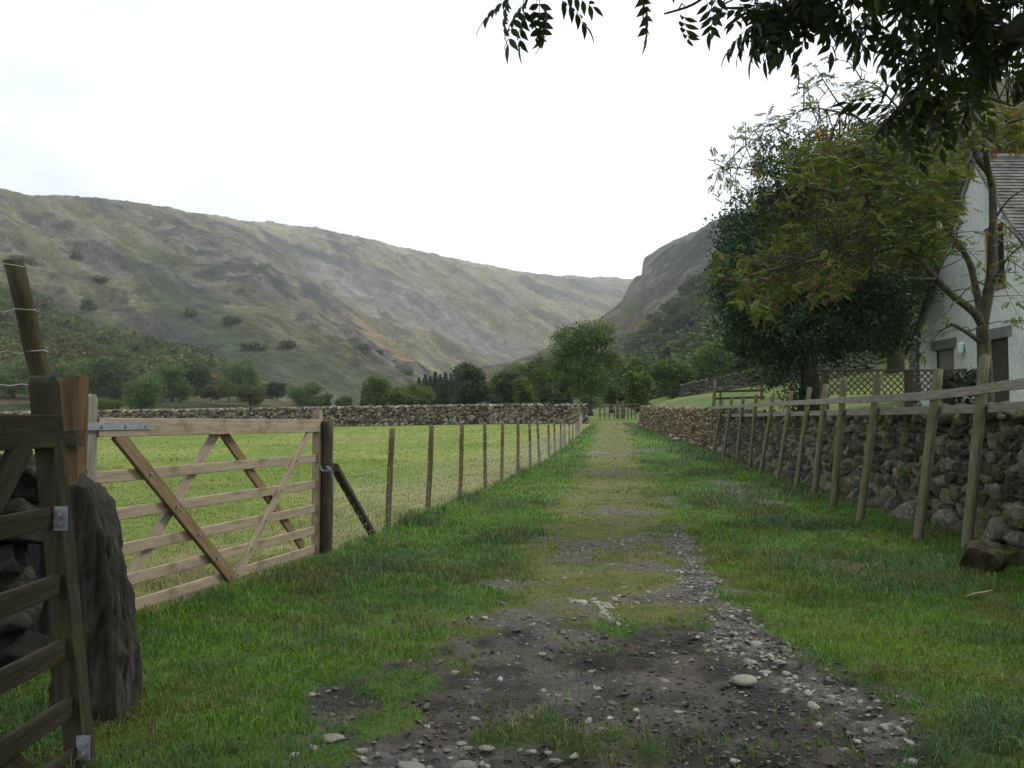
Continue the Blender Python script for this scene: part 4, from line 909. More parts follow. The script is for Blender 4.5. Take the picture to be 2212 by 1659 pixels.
# ------------------------------------------------------------------ trees
LEAFQ = (np.array([(0, 0, 0), (.45, .28, .06), (1, 0, -.06), (.45, -.28, .06)], float), np.array([(0, 1, 2, 3)]))
def crown_pts(lobes, nclump, rng, inner=.45):
    lo = np.array(lobes, float); vol = (lo[:, 3] * lo[:, 4] * lo[:, 5]) ** (2 / 3); k = rng.choice(len(lo), nclump, p=vol / vol.sum())
    d = rng.normal(size=(nclump, 3)); d /= np.linalg.norm(d, axis=1)[:, None]; r = rng.uniform(inner, 1.0, nclump) ** .6
    return lo[k, :3] + d * lo[k, 3:6] * r[:, None], d
def crown_mesh(lobes, nclump, per, csz, leaf, rng, c0, c1, inner=.45, flat=.6):
    cc, dd = crown_pts(lobes, nclump, rng, inner); n = nclump * per
    p = np.repeat(cc, per, 0) + rng.normal(size=(n, 3)) * np.array([1, 1, flat]) * np.repeat(csz * rng.uniform(.6, 1.4, nclump), per)[:, None]
    D = rng.normal(size=(n, 3)) + np.repeat(dd, per, 0) * .6 + np.array([0, 0, -.25])
    R = dir_rot(D, rng.normal(size=n) * .8); s = leaf * rng.uniform(.6, 1.35, n)
    V, Fc = inst(LEAFQ[0], LEAFQ[1], p, R, s)
    f = rng.uniform(0, 1, nclump); col = lerp3(c0, c1, np.repeat(f, per)) * rng.uniform(.75, 1.25, n)[:, None]
    return V, Fc, rep(col, 4)
def trunk_mesh(H, r0, rng, nb=7, spread=.3, top=.85):
    mb = MB(); ax = [(0, 0, -.3)] + [(rng.uniform(-.03, .03) * H, rng.uniform(-.03, .03) * H, H * top * f) for f in (.15, .35, .6, .8, 1)]
    mb.add(*tube(ax, [r0 * 1.35, r0, r0 * .8, r0 * .55, r0 * .3, r0 * .1], 8))
    for i in range(nb):
        f = rng.uniform(.3, .75); a = rng.uniform(0, 2 * pi); b = np.array([np.interp(f, [.0, .15, .35, .6, .8, 1], [q[j] for q in ax]) for j in range(3)])
        e = b + np.array([cos(a) * spread * H, sin(a) * spread * H, H * rng.uniform(.1, .35)]); m = (b + e) / 2 + np.array([0, 0, -.03 * H])
        mb.add(*tube(smooth_path([b, m, e], 3), list(np.linspace(r0 * .4, r0 * .08, 7)), 6))
    return mb
def make_tree(name, label, base, H, W_, c0, c1, seed, mat=None, nclump=260, per=26, leaf=.3, r0=None, cat='tree', group=None, lobes=None, low=.18, bark='bark', nl=9, flat=.6, inner=.45, csz=.11):
    rng = rs(seed); t = thing(name, label, cat, tuple(base), group)
    if lobes is None:
        lobes = [(0, 0, H * (.5 + low / 2), W_ * .5, W_ * .5, H * (.5 - low / 2) * .8)]
        for i in range(nl):
            a = rng.uniform(0, 2 * pi); z = rng.uniform(low + .12, .86) ; rr_ = W_ * (.62 * (1 - abs(z - .5) ** 1.6 * 1.5)); q = rng.uniform(.22, .4) * W_
            lobes.append((cos(a) * rr_, sin(a) * rr_, z * H, q, q, min(q, H * .2) * .9))
    V, Fc, c = crown_mesh(lobes, nclump, per, W_ * csz, leaf, rng, c0, c1, flat=flat, inner=inner)
    mk('crown', V, Fc, mat or M['leaf'], t, col=c)
    trunk_mesh(H, r0 or H * .03, rng).build('trunk', M[bark], t, smooth=True)
    return t
def conifer(name, label, base, H, W_, c0, c1, seed, group=None):
    rng = rs(seed); t = thing(name, label, 'tree', tuple(base), group); n = 9000
    z = 1 - rng.uniform(0, .96, n) ** .62; lay = z * .7 + .3 * np.floor(z * 18) / 18; rad = W_ * (1 - lay) ** .9 * rng.uniform(.15, 1, n) ** .6 * (.8 + .35 * vn(lay * 9, lay * 0, seed)); a = rng.uniform(0, 2 * pi, n)
    p = np.stack([rad * np.cos(a), rad * np.sin(a), lay * H - rad * .25], 1); D = np.stack([np.cos(a), np.sin(a), -.35 + 0 * a], 1) + rng.normal(size=(n, 3)) * .3
    V, Fc = inst(LEAFQ[0], LEAFQ[1], p, dir_rot(D, rng.normal(size=n) * .5), H * .032 * rng.uniform(.6, 1.3, n))
    mk('crown', V, Fc, M['leaf'], t, col=rep(lerp3(c0, c1, rng.uniform(0, 1, n)), 4)); V, Fc = tube([(0, 0, -.3), (0, 0, H * .95)], [H * .02, .02], 6); mk('trunk', V, Fc, M['bark_dark'], t, smooth=True)
    return t
def tree_at(px, ytop, ybase, hw, Y, name, label, c0, c1, seed, surf=None, **k):
    b = P(px, ybase, Y); tp = P(px, ytop, Y); g_ = tz(b[0], Y)
    if surf is not None:
        g_ = min(b[2], g_ + 60)
    H = tp[2] - g_; W_ = hw / F * Y
    return make_tree(name, label, (b[0], Y, g_), H, W_ * .95, c0, c1, seed, **k)
GRN = ((.06, .11, .026), (.12, .18, .04)); DRK = ((.020, .040, .018), (.048, .08, .03)); MID = ((.048, .09, .028), (.10, .155, .044)); YEL = ((.06, .09, .02), (.11, .14, .035)); BRW = ((.05, .06, .024), (.095, .095, .036))
# the big tree in the lane
tree_at(1268, 690, 893, 88, 74, 'ash_tree', 'big spreading green tree at the end of the lane beyond the far wall', (.045, .09, .026), (.115, .175, .05), 301, nclump=620, per=42, leaf=.2, r0=.5, low=.1, nl=16)
tree_at(1022, 783, 874, 50, 100, 'dense_tree', 'very dark rounded tree standing alone just behind the far field wall', *DRK, 302, nclump=380, per=34, leaf=.3, low=.04, inner=.6)
tree_at(1172, 752, 874, 62, 112, 'broadleaf_tree', 'tall dull green tree close behind and left of the big lane tree', *MID, 303, nclump=380, per=34, leaf=.32, low=.05)
tree_at(1134, 808, 874, 28, 92, 'young_tree', 'small yellow green tree left of the big lane tree', *YEL, 304, nclump=220, per=30, leaf=.22, low=.05)
tree_at(1100, 792, 874, 32, 105, 'broadleaf_tree', 'dark green tree between the lone dark tree and the small yellow green one', *DRK, 305, nclump=240, per=30, leaf=.28, low=.05)
tree_at(826, 814, 876, 46, 118, 'broadleaf_tree', 'light green tree at the left end of the row behind the far field wall', (.06, .10, .026), (.115, .165, .045), 306, nclump=340, per=32, leaf=.3, low=.04)
tree_at(893, 822, 876, 50, 112, 'broadleaf_tree', 'low pale green tree in the middle of the row behind the far field wall', (.06, .095, .028), (.11, .155, .05), 307, nclump=320, per=32, leaf=.28, low=.03)
tree_at(1372, 758, 880, 40, 92, 'broadleaf_tree', 'green tree close behind and right of the big lane tree', *MID, 308, nclump=300, per=32, leaf=.27, low=.03)
tree_at(1408, 772, 868, 32, 110, 'broadleaf_tree', 'brownish tree between the lane tree and the round trees on its right', *BRW, 309, nclump=220, per=30, leaf=.28, low=.03)
tree_at(1452, 768, 868, 54, 84, 'round_tree', 'round dark green bushy tree right of the lane end', (.04, .085, .02), (.09, .15, .036), 310, nclump=380, per=36, leaf=.22, low=.02, inner=.6)
tree_at(1544, 732, 862, 66, 92, 'round_tree', 'large rounded green tree left of the dark maple', (.05, .095, .024), (.10, .165, .042), 311, nclump=420, per=36, leaf=.24, low=.02, inner=.6)
tree_at(1622, 770, 858, 52, 80, 'round_tree', 'dark tree half hidden behind the left side of the dark maple', *DRK, 312, nclump=300, per=34, leaf=.24, low=.02)
tree_at(1890, 640, 800, 95, 47, 'broadleaf_tree', 'green leafy tree filling the gap between the maple and the white house', (.024, .048, .016), (.05, .088, .028), 313, nclump=420, per=36, leaf=.2, low=.05)
tree_at(1800, 560, 800, 90, 56, 'broadleaf_tree', 'dark tree on the slope behind the short mossy stone wall', *DRK, 314, nclump=360, per=36, leaf=.24, low=.03)
tree_at(1975, 480, 790, 80, 58, 'broadleaf_tree', 'tall dark tree on the slope behind the left corner of the house', *DRK, 315, nclump=380, per=36, leaf=.24, low=.05)
tree_at(2190, 225, 800, 90, 42, 'broadleaf_tree', 'yellowish green tree rising behind the roof ridge of the house', (.05, .07, .018), (.095, .12, .03), 316, nclump=520, per=36, leaf=.19, low=.3)
tree_at(2060, 330, 800, 85, 50, 'broadleaf_tree', 'green tree rising behind the gable top of the house', *MID, 317, nclump=420, per=36, leaf=.22, low=.3)
proto = None
for i, (px, yt) in enumerate([(786, 830), (905, 812), (918, 806), (929, 810), (940, 800), (951, 806), (962, 801), (974, 806), (985, 798), (996, 806), (1068, 806), (1083, 798), (1215, 752)]):
    Y = 135 + (i * 37 % 11) * 2; b = P(px, 874, Y); g_ = tz(b[0], Y); H = P(px, yt, Y)[2] - g_; 
    lab = ['dark narrow conifer at the left end of the row of trees behind the far wall', 'slim dark conifer in the plantation behind the far field wall'][0 if i == 0 else 1]
    if proto is None: proto = conifer('conifer', lab, (b[0], Y, g_), H, H * .2, (.02, .036, .02), (.042, .066, .032), 330)
    else:
        c_ = copy_tree(proto); c_.location = (b[0], Y, g_); s_ = H / H0; c_.scale = (s_, s_, s_); c_.rotation_euler = (0, 0, i * 1.3); c_['label'] = lab; c_['group'] = 'slim conifers behind the far field wall'
    if i == 0: H0 = H
for a_ in ((1935, 290, 790, 125, 36, 'broadleaf_tree', 'big dark tree between the maple and the far corner of the house', DRK, 326), (2075, 205, 700, 125, 46, 'broadleaf_tree', 'tall green tree behind the gable peak, above the roof ridge', MID, 327), (1120, 775, 872, 52, 135, 'broadleaf_tree', 'tall hazy green tree behind the small yellow green one', MID, 318), (1232, 742, 874, 46, 104, 'broadleaf_tree', 'dark green tree pressed against the left side of the big lane tree', DRK, 319),
           (1322, 752, 882, 44, 88, 'broadleaf_tree', 'green tree directly behind the big lane tree', MID, 320), (1078, 790, 872, 34, 120, 'broadleaf_tree', 'green tree just right of the lone dark tree', MID, 321),
           (1378, 800, 884, 34, 78, 'broadleaf_tree', 'low bushy green tree over the lane fence', GRN, 322), (1500, 770, 866, 46, 105, 'broadleaf_tree', 'dark tree wedged between the two rounded trees', DRK, 323), (860, 832, 878, 34, 104, 'young_tree', 'low yellow green bush in front of the row behind the far wall', YEL, 324)):
    tree_at(*a_[:5], a_[5], a_[6], *a_[7], a_[8], nclump=300 if a_[4] > 60 else 800, per=34, leaf=.27 if a_[4] > 60 else .16, low=.03)
# traced trees at the foot of the left fell (copies of three prototypes)
pr = []
for k, (c0, c1) in enumerate((MID, DRK, BRW, YEL)):
    pr.append((c0, c1))
FT = [(316, 803, 886, 48, 120, 0, 'rounded green tree standing in front of the wood at the foot of the fell'),
      (656, 824, 884, 40, 150, 0, 'green tree on the open ground right of the fellside wood'),
      (541, 830, 872, 27, 150, 2, 'small dark reddish tree on the bare slope below the fell'),
      (495, 822, 862, 20, 158, 3, 'small yellow green tree beside the dark reddish one'),
      (455, 826, 862, 20, 165, 2, 'little brown tree left of the small yellow green one'),
      (232, 860, 888, 30, 110, 3, 'low olive bush above the wall behind the pale gate'),
      (245, 775, 860, 50, 165, 1, 'dark tree in the wood up and left of the rounded green tree'),
      (165, 765, 850, 52, 168, 0, 'broad tree in the wood above the sawn post'),
      (372, 778, 860, 40, 175, 0, 'tree in the wood just right of the rounded green tree'),
      (425, 772, 850, 38, 185, 1, 'dark tree topping the right end of the fellside wood'),
      (120, 790, 858, 45, 150, 1, 'dark tree in the wood beside the near gate stile'),
      (30, 770, 850, 50, 160, 0, 'tree in the wood left of the leaning wired post'),
      (515, 768, 850, 36, 215, 0, 'highest green tree at the right corner of the fellside wood'),
      (598, 820, 862, 18, 190, 1, 'little dark tree between the reddish tree and the open ground'),
      (700, 848, 884, 18, 160, 1, 'small dark bush right of the tree on the open ground'),
      (742, 852, 884, 16, 165, 0, 'smallest green bush before the row of trees behind the wall'),
      (190, 632 - 8, 650, 16, 420, 1, 'lone dark thorn tree high on the fell above the wood'),
      (165, 548, 565, 14, 560, 1, 'uppermost lone bush on the fell')]
for i, (px, yt, yb, hw, Y, kd, lab) in enumerate(FT):
    if Y > 400:
        b = fell_at(px, yb); Y = b[1]; g_ = b[2]; H = (yb - yt) / F * Y * 1.1
    else:
        b = P(px, yb, Y); g_ = b[2]; H = P(px, yt, Y)[2] - g_
    make_tree('hillside_tree' if hw > 20 else 'small_tree', lab, (b[0], Y, g_ - .04 * H), H, hw / F * Y * 1.2, *pr[kd], 350 + i, nclump=330, per=26, leaf=H * .04 + .08, low=-.06 if hw > 25 else .05, nl=12)
# ground under those trees is the apron of the fell: a low bank rising to it
def bank():
    pxs = np.arange(-900, 1000, 8.0); Ts = np.linspace(0, 1, 40); d0 = 72.; rows = []
    X = []; 
    yb = np.interp(pxs, [-900, 0, 150, 316, 500, 660, 780, 1000], [868, 858, 868, 888, 876, 889, 894, 900])
    for T in Ts:
        d = d0 + (225 - d0) * T; py = np.interp(T, [0, .25, .5, .75, 1], [0, .30, .55, .8, 1])
        yr = np.interp(pxs, [-900, 0, 300, 560, 700, 1000], [800, 818, 842, 858, 884, 906])
        z0 = base_z((pxs - CXp) / F * d0, np.full(pxs.shape, d0)) - .6; y0 = CYp - F * np.tan(np.arctan2(z0 - EYE, d0) - TH)
        yy = y0 + (yr - y0) * py; b = (CYp - yy) / F; k = d / (cos(TH) - b * sin(TH)); x = (pxs - CXp) / F * k; z = EYE + (sin(TH) + b * cos(TH)) * k
        z = z + (fbm(x / 16, np.full(x.shape, d) / 16, 9, 4) - .5) * 3.0 * sin(min(1, T * 3) * pi / 2); X.append(np.stack([x, np.full(x.shape, d), z], -1))
    A = np.array(X); ny, nx = A.shape[:2]; n1 = fbm(A[..., 0] / 12, A[..., 1] / 12, 44, 4); n2 = fbm(A[..., 0] / 30, A[..., 1] / 30, 45, 4)
    c = lerp3((.05, .075, .03), (.12, .12, .055), sst(n2, .35, .65)); c = lerp3(c * .75, (.12, .085, .045), .7 * sst(n1, .52, .64))
    ii = (np.arange(ny - 1)[:, None] * nx + np.arange(nx - 1)[None]).ravel(); f = np.stack([ii, ii + 1, ii + nx + 1, ii + nx], 1)
    tag(mk('terrain', A.reshape(-1, 3), f, M['hill'], col=c.reshape(-1, 3), smooth=True), kind='structure')
    return A, pxs
BA, BPX = bank()
# woods that read as one mass
def wood(label, at, spots, seed, cols, hr, lf=.9):
    rng = rs(seed); Vs = []; Fs = []; Cs = []; n = 0; pm = [crown_mesh([(0, 0, .5, .5, .5, .42), (.25, 0, .6, .3, .3, .25), (-.2, .2, .45, .3, .3, .25), (0, -.25, .5, .3, .3, .25)], 70, 10, .06, .17, rng, (.55, .55, .55), (1.45, 1.45, 1.45), inner=.75) for _ in range(5)]
    for px, py in spots:
        b = at(px, py); H = rng.uniform(*hr); V, Fc, c = pm[rng.randint(5)]; a = rng.uniform(0, 6.28); ca, sa = cos(a), sin(a)
        V = V * H * np.array([rng.uniform(.8, 1.5), rng.uniform(.8, 1.5), rng.uniform(.55, 1.05)]); V = np.stack([V[:, 0] * ca - V[:, 1] * sa, V[:, 0] * sa + V[:, 1] * ca, V[:, 2] - .12 * H], 1) + b
        base = np.array(cols[rng.randint(len(cols))]) * rng.uniform(.8, 1.25); Vs.append(V); Fs.append(Fc + n); Cs.append(c * base); n += len(V)
    o = mk('woodland', np.concatenate(Vs), np.concatenate(Fs), M['leaf'], col=np.concatenate(Cs) * np.array([.66, .74, .62])); return tag(o, label, 'woodland', kind='stuff')
rng = rs(77); sp = []
while len(sp) < 1500:
    px = rng.uniform(-250, 600); py = rng.uniform(575, 860)
    top = np.interp(px, [-250, 0, 100, 300, 400, 550, 600], [560, 590, 625, 690, 735, 820, 850])
    d_ = py - top
    if d_ < 0: continue
    if d_ > 18 and rng.rand() < min(1, .15 + d_ / 110.): sp.append((px, py))
for _ in range(16):      # scattered thorns higher up
    px = rng.uniform(-100, 900); top = np.interp(px, [-100, 0, 300, 550, 700, 900], [520, 560, 620, 700, 740, 800]); sp.append((px, top + rng.uniform(-20, 120)))
wood('scrubby deciduous wood covering the lower slope of the left fell', fell_at, sp, 78, [(.085, .12, .034), (.06, .095, .03), (.12, .125, .036), (.10, .13, .036), (.12, .105, .04)], (4.5, 9))
sp = []
while len(sp) < 1100:
    px = rng.uniform(1330, 1760) if rng.rand() < .65 else rng.uniform(1700, 2500); py = rng.uniform(420, 870); top = np.interp(px, [1330, 1370, 1440, 1500, 1560, 1750, 1900, 2100, 2500], [765, 735, 680, 625, 590, 500, 400, 300, 280]) 
    if py > top + rng.uniform(0, 25): sp.append((px, py))
wood('dark wood on the slope below the crag on the right', right_at, sp, 79, [(.06, .095, .034), (.045, .075, .03), (.075, .11, .036), (.08, .095, .034)], (6, 10))
sp = [(rng.uniform(1040, 1420), 0) for _ in range(150)]; sp = [(x, np.interp(x, [1040, 1200, 1420], [862, 835, 800]) + rng.uniform(-15, 30)) for x, _ in sp]
wood('band of trees on the valley floor behind the lane tree', right_at, sp, 80, [(.06, .095, .034), (.075, .115, .038)], (7, 11))

# dark maple
b = P(1742, 870, 24); g_ = tz(b[0], 24.)
lob = []
for (px, py, rp_, dy) in ((1740, 480, 120, 0), (1650, 470, 85, .4), (1700, 400, 80, .2), (1800, 380, 90, .6), (1860, 470, 110, 0), (1620, 560, 78, -.3), (1720, 580, 130, -.6), (1830, 580, 130, -.2), (1630, 660, 78, 0), (1720, 690, 95, -.7), (1820, 680, 110, 0), (1910, 620, 100, .4), (1780, 740, 60, .3), (1690, 760, 50, -.2), (1640, 730, 60, .2), (1750, 330, 60, .5), (1900, 700, 75, .5), (1740, 560, 90, 1.5), (1840, 560, 90, -1.5), (1650, 610, 60, -1.2), (1690, 345, 60, .2), (1900, 400, 90, .6), (1950, 520, 80, .6), (1850, 320, 75, .6), (1595, 500, 55, .2), (1600, 620, 62, .3), (1605, 720, 62, .4), (1660, 800, 45, .6)):
    q = P(px, py, 24 + dy) - np.array([b[0], 24, g_]); r_ = rp_ / F * 24; lob.append((q[0], q[1], q[2], r_, r_, r_ * .8))
make_tree('maple_tree', 'large dense dark blue green maple behind the orange tinged rowan', (b[0], 24, g_), 7.5, 2.9, (.020, .042, .022), (.058, .098, .048), 400, csz=.062, nclump=3600, per=26, leaf=.11, r0=.27, lobes=lob, bark='bark_dark', inner=.5)
# ivy round its foot
rng = rs(5); q = P(1725, 835, 23.6); n = 1500; pp = np.stack([rng.normal(0, .3, n), rng.normal(0, .25, n), rng.normal(.55, .4, n)], 1)
t = thing('ivy', 'dark ivy clump climbing the foot of the maple trunk', 'ivy', (q[0], 23.6, tz(q[0], 23.6)))
V, Fc = inst(LEAFQ[0], LEAFQ[1], pp, dir_rot(rng.normal(size=(n, 3)), rng.normal(size=n)), rng.uniform(.06, .11, n)); mk('leaves', V, Fc, M['leaf'], t, col=rep(lerp3((.012, .026, .012), (.03, .055, .02), rng.uniform(0, 1, n)), 4))
# shrub by the door
q = P(2075, 835, 16.5); g_ = tz(q[0], 16.5)
make_tree('shrub', 'dark evergreen shrub in front of the house door', (q[0], 16.5, g_), P(2075, 782, 16.5)[2] - g_, .34, (.014, .022, .012), (.03, .045, .02), 410, nclump=160, per=24, leaf=.06, r0=.02, low=.0, cat='shrub', lobes=[(0, 0, .5, .36, .36, .4), (-.2, 0, .6, .25, .25, .25), (.15, 0, .75, .22, .22, .22), (.3, 0, .4, .2, .2, .3)])

# ------------------------------------------------------------------ compound leaves (rowan and ash)
def compound(npair, ll, lw, L_, droop, quadleaf=False, seed=0):
    r = rs(seed); V = []; Fc = []; n = 0
    def leaflet(p, d, l, w_):
        nonlocal n
        d = Vector(d).normalized(); s = d.cross(Vector((0, 0, 1)));
        if s.length < .1: s = Vector((0, 1, 0))
        s.normalize(); dn = Vector((0, 0, -1)); u = s.cross(d)
        if quadleaf:
            q = [p, p + d * l * .45 + s * w_ + u * .1 * w_, p + d * l + dn * l * droop, p + d * l * .45 - s * w_ + u * .1 * w_]; V.extend(q); Fc.append((n, n + 1, n + 2)); Fc.append((n, n + 2, n + 3)); n += 4
        else:
            fr = ((.12, .45), (.32, .95), (.55, 1.0), (.8, .5)); q = [p]
            for f, g_ in fr: c = p + d * l * f + dn * l * droop * f * f; q += [c + s * w_ * g_ + u * w_ * .25, c, c - s * w_ * g_ + u * w_ * .25]
            q.append(p + d * l + dn * l * droop); V.extend(q)
            Fc.append((n, n + 1, n + 2)); Fc.append((n, n + 2, n + 3))
            for i in range(3):
                a = n + 1 + i * 3; Fc.extend([(a, a + 3, a + 4), (a, a + 4, a + 1), (a + 1, a + 4, a + 5), (a + 1, a + 5, a + 2)])
            a = n + 10; Fc.extend([(a, n + 13, a + 1), (a + 1, n + 13, a + 2)]); n += 14
    def axis_(f): return Vector((L_ * f, 0, -L_ * droop * f * f))
    for i in range(npair):
        f = .3 + .6 * i / max(1, npair - 1); p = axis_(f); k = 1 - .25 * abs(f - .6)
        for sg in (1, -1): leaflet(p, (.55 + r.uniform(-.1, .1), sg, -.35 + r.uniform(-.2, .2)), ll * k * r.uniform(.85, 1.1), lw * k)
    leaflet(axis_(1.0), (1, 0, -.5), ll, lw)
    # rachis
    w_ = lw * .06 + .0008; q = [axis_(0) + Vector((0, w_, 0)), axis_(0) - Vector((0, w_, 0)), axis_(.5) + Vector((0, w_, 0)), axis_(.5) - Vector((0, w_, 0)), axis_(1), ]
    V.extend(q); Fc.extend([(n, n + 2, n + 3), (n, n + 3, n + 1), (n + 2, n + 4, n + 3)])
    return np.array([tuple(v) for v in V]), np.array(Fc)
def in_poly(px, py, poly):
    c = False; j = len(poly) - 1
    for i in range(len(poly)):
        xi, yi = poly[i]; xj, yj = poly[j]
        if ((yi > py) != (yj > py)) and (px < (xj - xi) * (py - yi) / (yj - yi) + xi): c = not c
        j = i
    return c

# rowan
Y0 = 12.0
def S(l, dep=None):
    return [P(x, y, Y0 + (d or 0)) for x, y, d in l]
stems = [([(2133, 1000, 0), (2130, 860, 0), (2127, 780, 0), (2122, 705, 0)], .12, .085),
         ([(2122, 705, 0), (2140, 600, .1), (2144, 540, .1), (2145, 440, .2), (2138, 381, .2), (2108, 337, .2), (2104, 286, .3), (2117, 249, .3), (2141, 189, .4), (2155, 120, .6)], .075, .012),
         ([(2142, 400, .2), (2130, 337, -.1), (2132, 285, -.2), (2165, 268, -.4), (2212, 256, -.6), (2300, 240, -.8)], .045, .012),
         ([(2122, 705, 0), (2103, 673, -.1), (2060, 640, -.2), (2022, 602, -.3), (1965, 538, -.5), (1915, 494, -.6), (1881, 448, -.7), (1867, 404, -.8), (1850, 340, -.9)], .062, .014),
         ([(2120, 690, 0), (2107, 619, .2), (2090, 558, .3), (2060, 518, .4), (2053, 500, .5), (2070, 452, .6), (2050, 400, .7), (2000, 330, .9)], .055, .012),
         ([(2118, 740, 0), (2095, 722, -.2), (2068, 706, -.35), (2054, 700, -.4)], .038, .02),
         ([(1965, 538, -.5), (1900, 500, -.8), (1830, 520, -1.1), (1740, 560, -1.4), (1640, 590, -1.6), (1570, 610, -1.7)], .03, .005),
         ([(1881, 448, -.7), (1800, 420, -.6), (1720, 400, -.4), (1640, 370, -.3), (1560, 360, -.2)], .025, .004),
         ([(1867, 404, -.8), (1875, 330, -.6), (1870, 270, -.5), (1817, 229, -.4), (1783, 180, -.4), (1765, 150, -.4)], .024, .004),
         ([(1872, 300, -.6), (1854, 256, -.4), (1800, 240, -.2), (1736, 236, 0), (1660, 290, .1), (1600, 320, .2)], .02, .003),
         ([(2053, 500, .5), (1980, 440, .8), (1920, 400, 1.0), (1860, 380, 1.2)], .03, .006),
         ([(2104, 300, .3), (2040, 280, .1), (1960, 250, 0), (1900, 190, -.1), (1860, 170, -.2)], .028, .004),
         ([(2022, 602, -.3), (1960, 600, -.9), (1880, 570, -1.4), (1800, 540, -1.7)], .02, .005),
         ([(2145, 480, .2), (2180, 430, 0), (2230, 400, -.2)], .02, .004),
         ([(2140, 620, .1), (2175, 560, -.2), (2215, 520, -.4)], .02, .004),
         ([(2100, 680, -.1), (2075, 650, -.5), (2045, 665, -.8), (2020, 690, -.9)], .014, .004),
         ([(2000, 330, .9), (1940, 300, 1.1), (1880, 310, 1.3)], .012, .004)]
og = P(2133, 870, Y0); og[2] = tz(og[0], Y0); t = thing('rowan_tree', 'multi stemmed rowan with orange tinged leaves behind the round posts', 'tree', tuple(og))
mb = MB(); nodes = []; rng = rs(11)
for l, r0, r1 in stems:
    pts = smooth_path(S(l), 4); pts[0] = np.array(pts[0]); nodes += [np.array(q) for q in pts[len(pts) // 4:]] if r0 < .1 else []
    mb.add(*tube(pts, list(np.linspace(r0, r1, len(pts))), 8, wob=.06, rng=rng))
nodes = np.array(nodes)
DENSE = [(1548, 645), (1560, 575), (1640, 540), (1700, 455), (1670, 400), (1700, 320), (1780, 290), (1880, 290), (1980, 270), (2060, 320), (2085, 380), (2060, 450), (2030, 540), (1960, 560), (1860, 585), (1800, 640), (1720, 625), (1650, 680), (1600, 650)]
SPARSE = [(1540, 350), (1600, 265), (1700, 240), (1740, 170), (1800, 115), (1860, 120), (1960, 150), (2010, 240), (1900, 300), (1700, 330), (1640, 400), (1560, 420)]
RIGHT = [(2060, 300), (2090, 240), (2230, 215), (2230, 300), (2120, 318)]
HOUSE = [(2020, 520), (2120, 440), (2230, 500), (2230, 640), (2150, 650), (2060, 560)]
OVER = [(1900, 260), (2110, 250), (2090, 420), (2050, 560), (1960, 590), (2000, 420)]
cl = []
def fill(poly, n, dy, sc_):
    xs_ = [p[0] for p in poly]; ys_ = [p[1] for p in poly]; k = 0
    while k < n:
        px = rng.uniform(min(xs_), max(xs_)); py = rng.uniform(min(ys_), max(ys_))
        if in_poly(px, py, poly): cl.append((P(px, py, Y0 + rng.uniform(*dy)), sc_)); k += 1
fill(DENSE, 470, (-2.0, 1.4), 1.0); fill(SPARSE, 95, (-.6, .8), .75); fill(RIGHT, 60, (-1, 1), .9); fill(OVER, 90, (-1, .8), .9); fill(HOUSE, 34, (-.8, .5), .7)
for px, py in ((1552, 350), (1575, 330), (1545, 400), (1560, 372), (1610, 270), (1650, 258), (1735, 190), (1765, 140), (1800, 130), (1790, 165), (1830, 190), (1640, 300), (2010, 690), (2040, 720), (2205, 690), (2190, 660), (1985, 730), (1997, 760), (2170, 600)): cl.append((P(px, py, Y0 + rng.uniform(-.4, .2)), .6))
tw = []; LP_ = []; LD = []; LC = []; pal = np.array([(.125, .17, .04), (.10, .145, .036), (.175, .21, .048), (.175, .15, .045), (.18, .095, .045), (.08, .125, .038), (.16, .18, .05)])
for c, s in cl:
    d2 = ((nodes - c) ** 2).sum(1); nd = nodes[np.argmin(d2 + rng.uniform(0, .25, len(d2)))]; v = c - nd; ln = np.linalg.norm(v)
    mid = nd + v * .5 + rng.normal(size=3) * .05 + np.array([0, 0, .06 * ln]); end = c + v / max(ln, .1) * .12 + np.array([0, 0, -.04])
    mb.add(*tube(smooth_path([nd, mid, end], 3), list(np.linspace(.008 + .004 * ln, .0025, 7)), 4, False))
    big = fbm(np.array([c[0] * .9]), np.array([c[2] * .9 + c[1] * .5]), 91, 2)[0]; k = rng.randint(5, 9) if s >= .9 else rng.randint(2, 5)
    for j in range(k):
        f = rng.uniform(.3, 1); p = mid + (end - mid) * f + rng.normal(size=3) * .05 * s
        dv = v / max(ln, .1) * .6 + rng.normal(size=3) * [.9, .9, .3] + np.array([0, 0, .05]); LP_.append(p); LD.append(dv)
        w_ = np.array([3, 3, 2.2, .9, .25, 2, 1.8]) if big < .62 else np.array([1, .6, 2, 2.4, 2.6, .3, 1.2]); LC.append(pal[rng.choice(7, p=w_ / w_.sum())] * rng.uniform(.6, 1.15))
mb.build('trunk', M['bark'], t, origin=og, smooth=True)
tV, tF = compound(6, .056, .0125, .17, .18, True, 1); n = len(LP_); V, Fc = inst(tV, tF, np.array(LP_), dir_rot(np.array(LD), rng.normal(size=n) * .25), rng.uniform(.6, 1.05, n))
mk('crown', V, Fc, M['leaf'], t, col=rep(np.array(LC), len(tV)), origin=og)
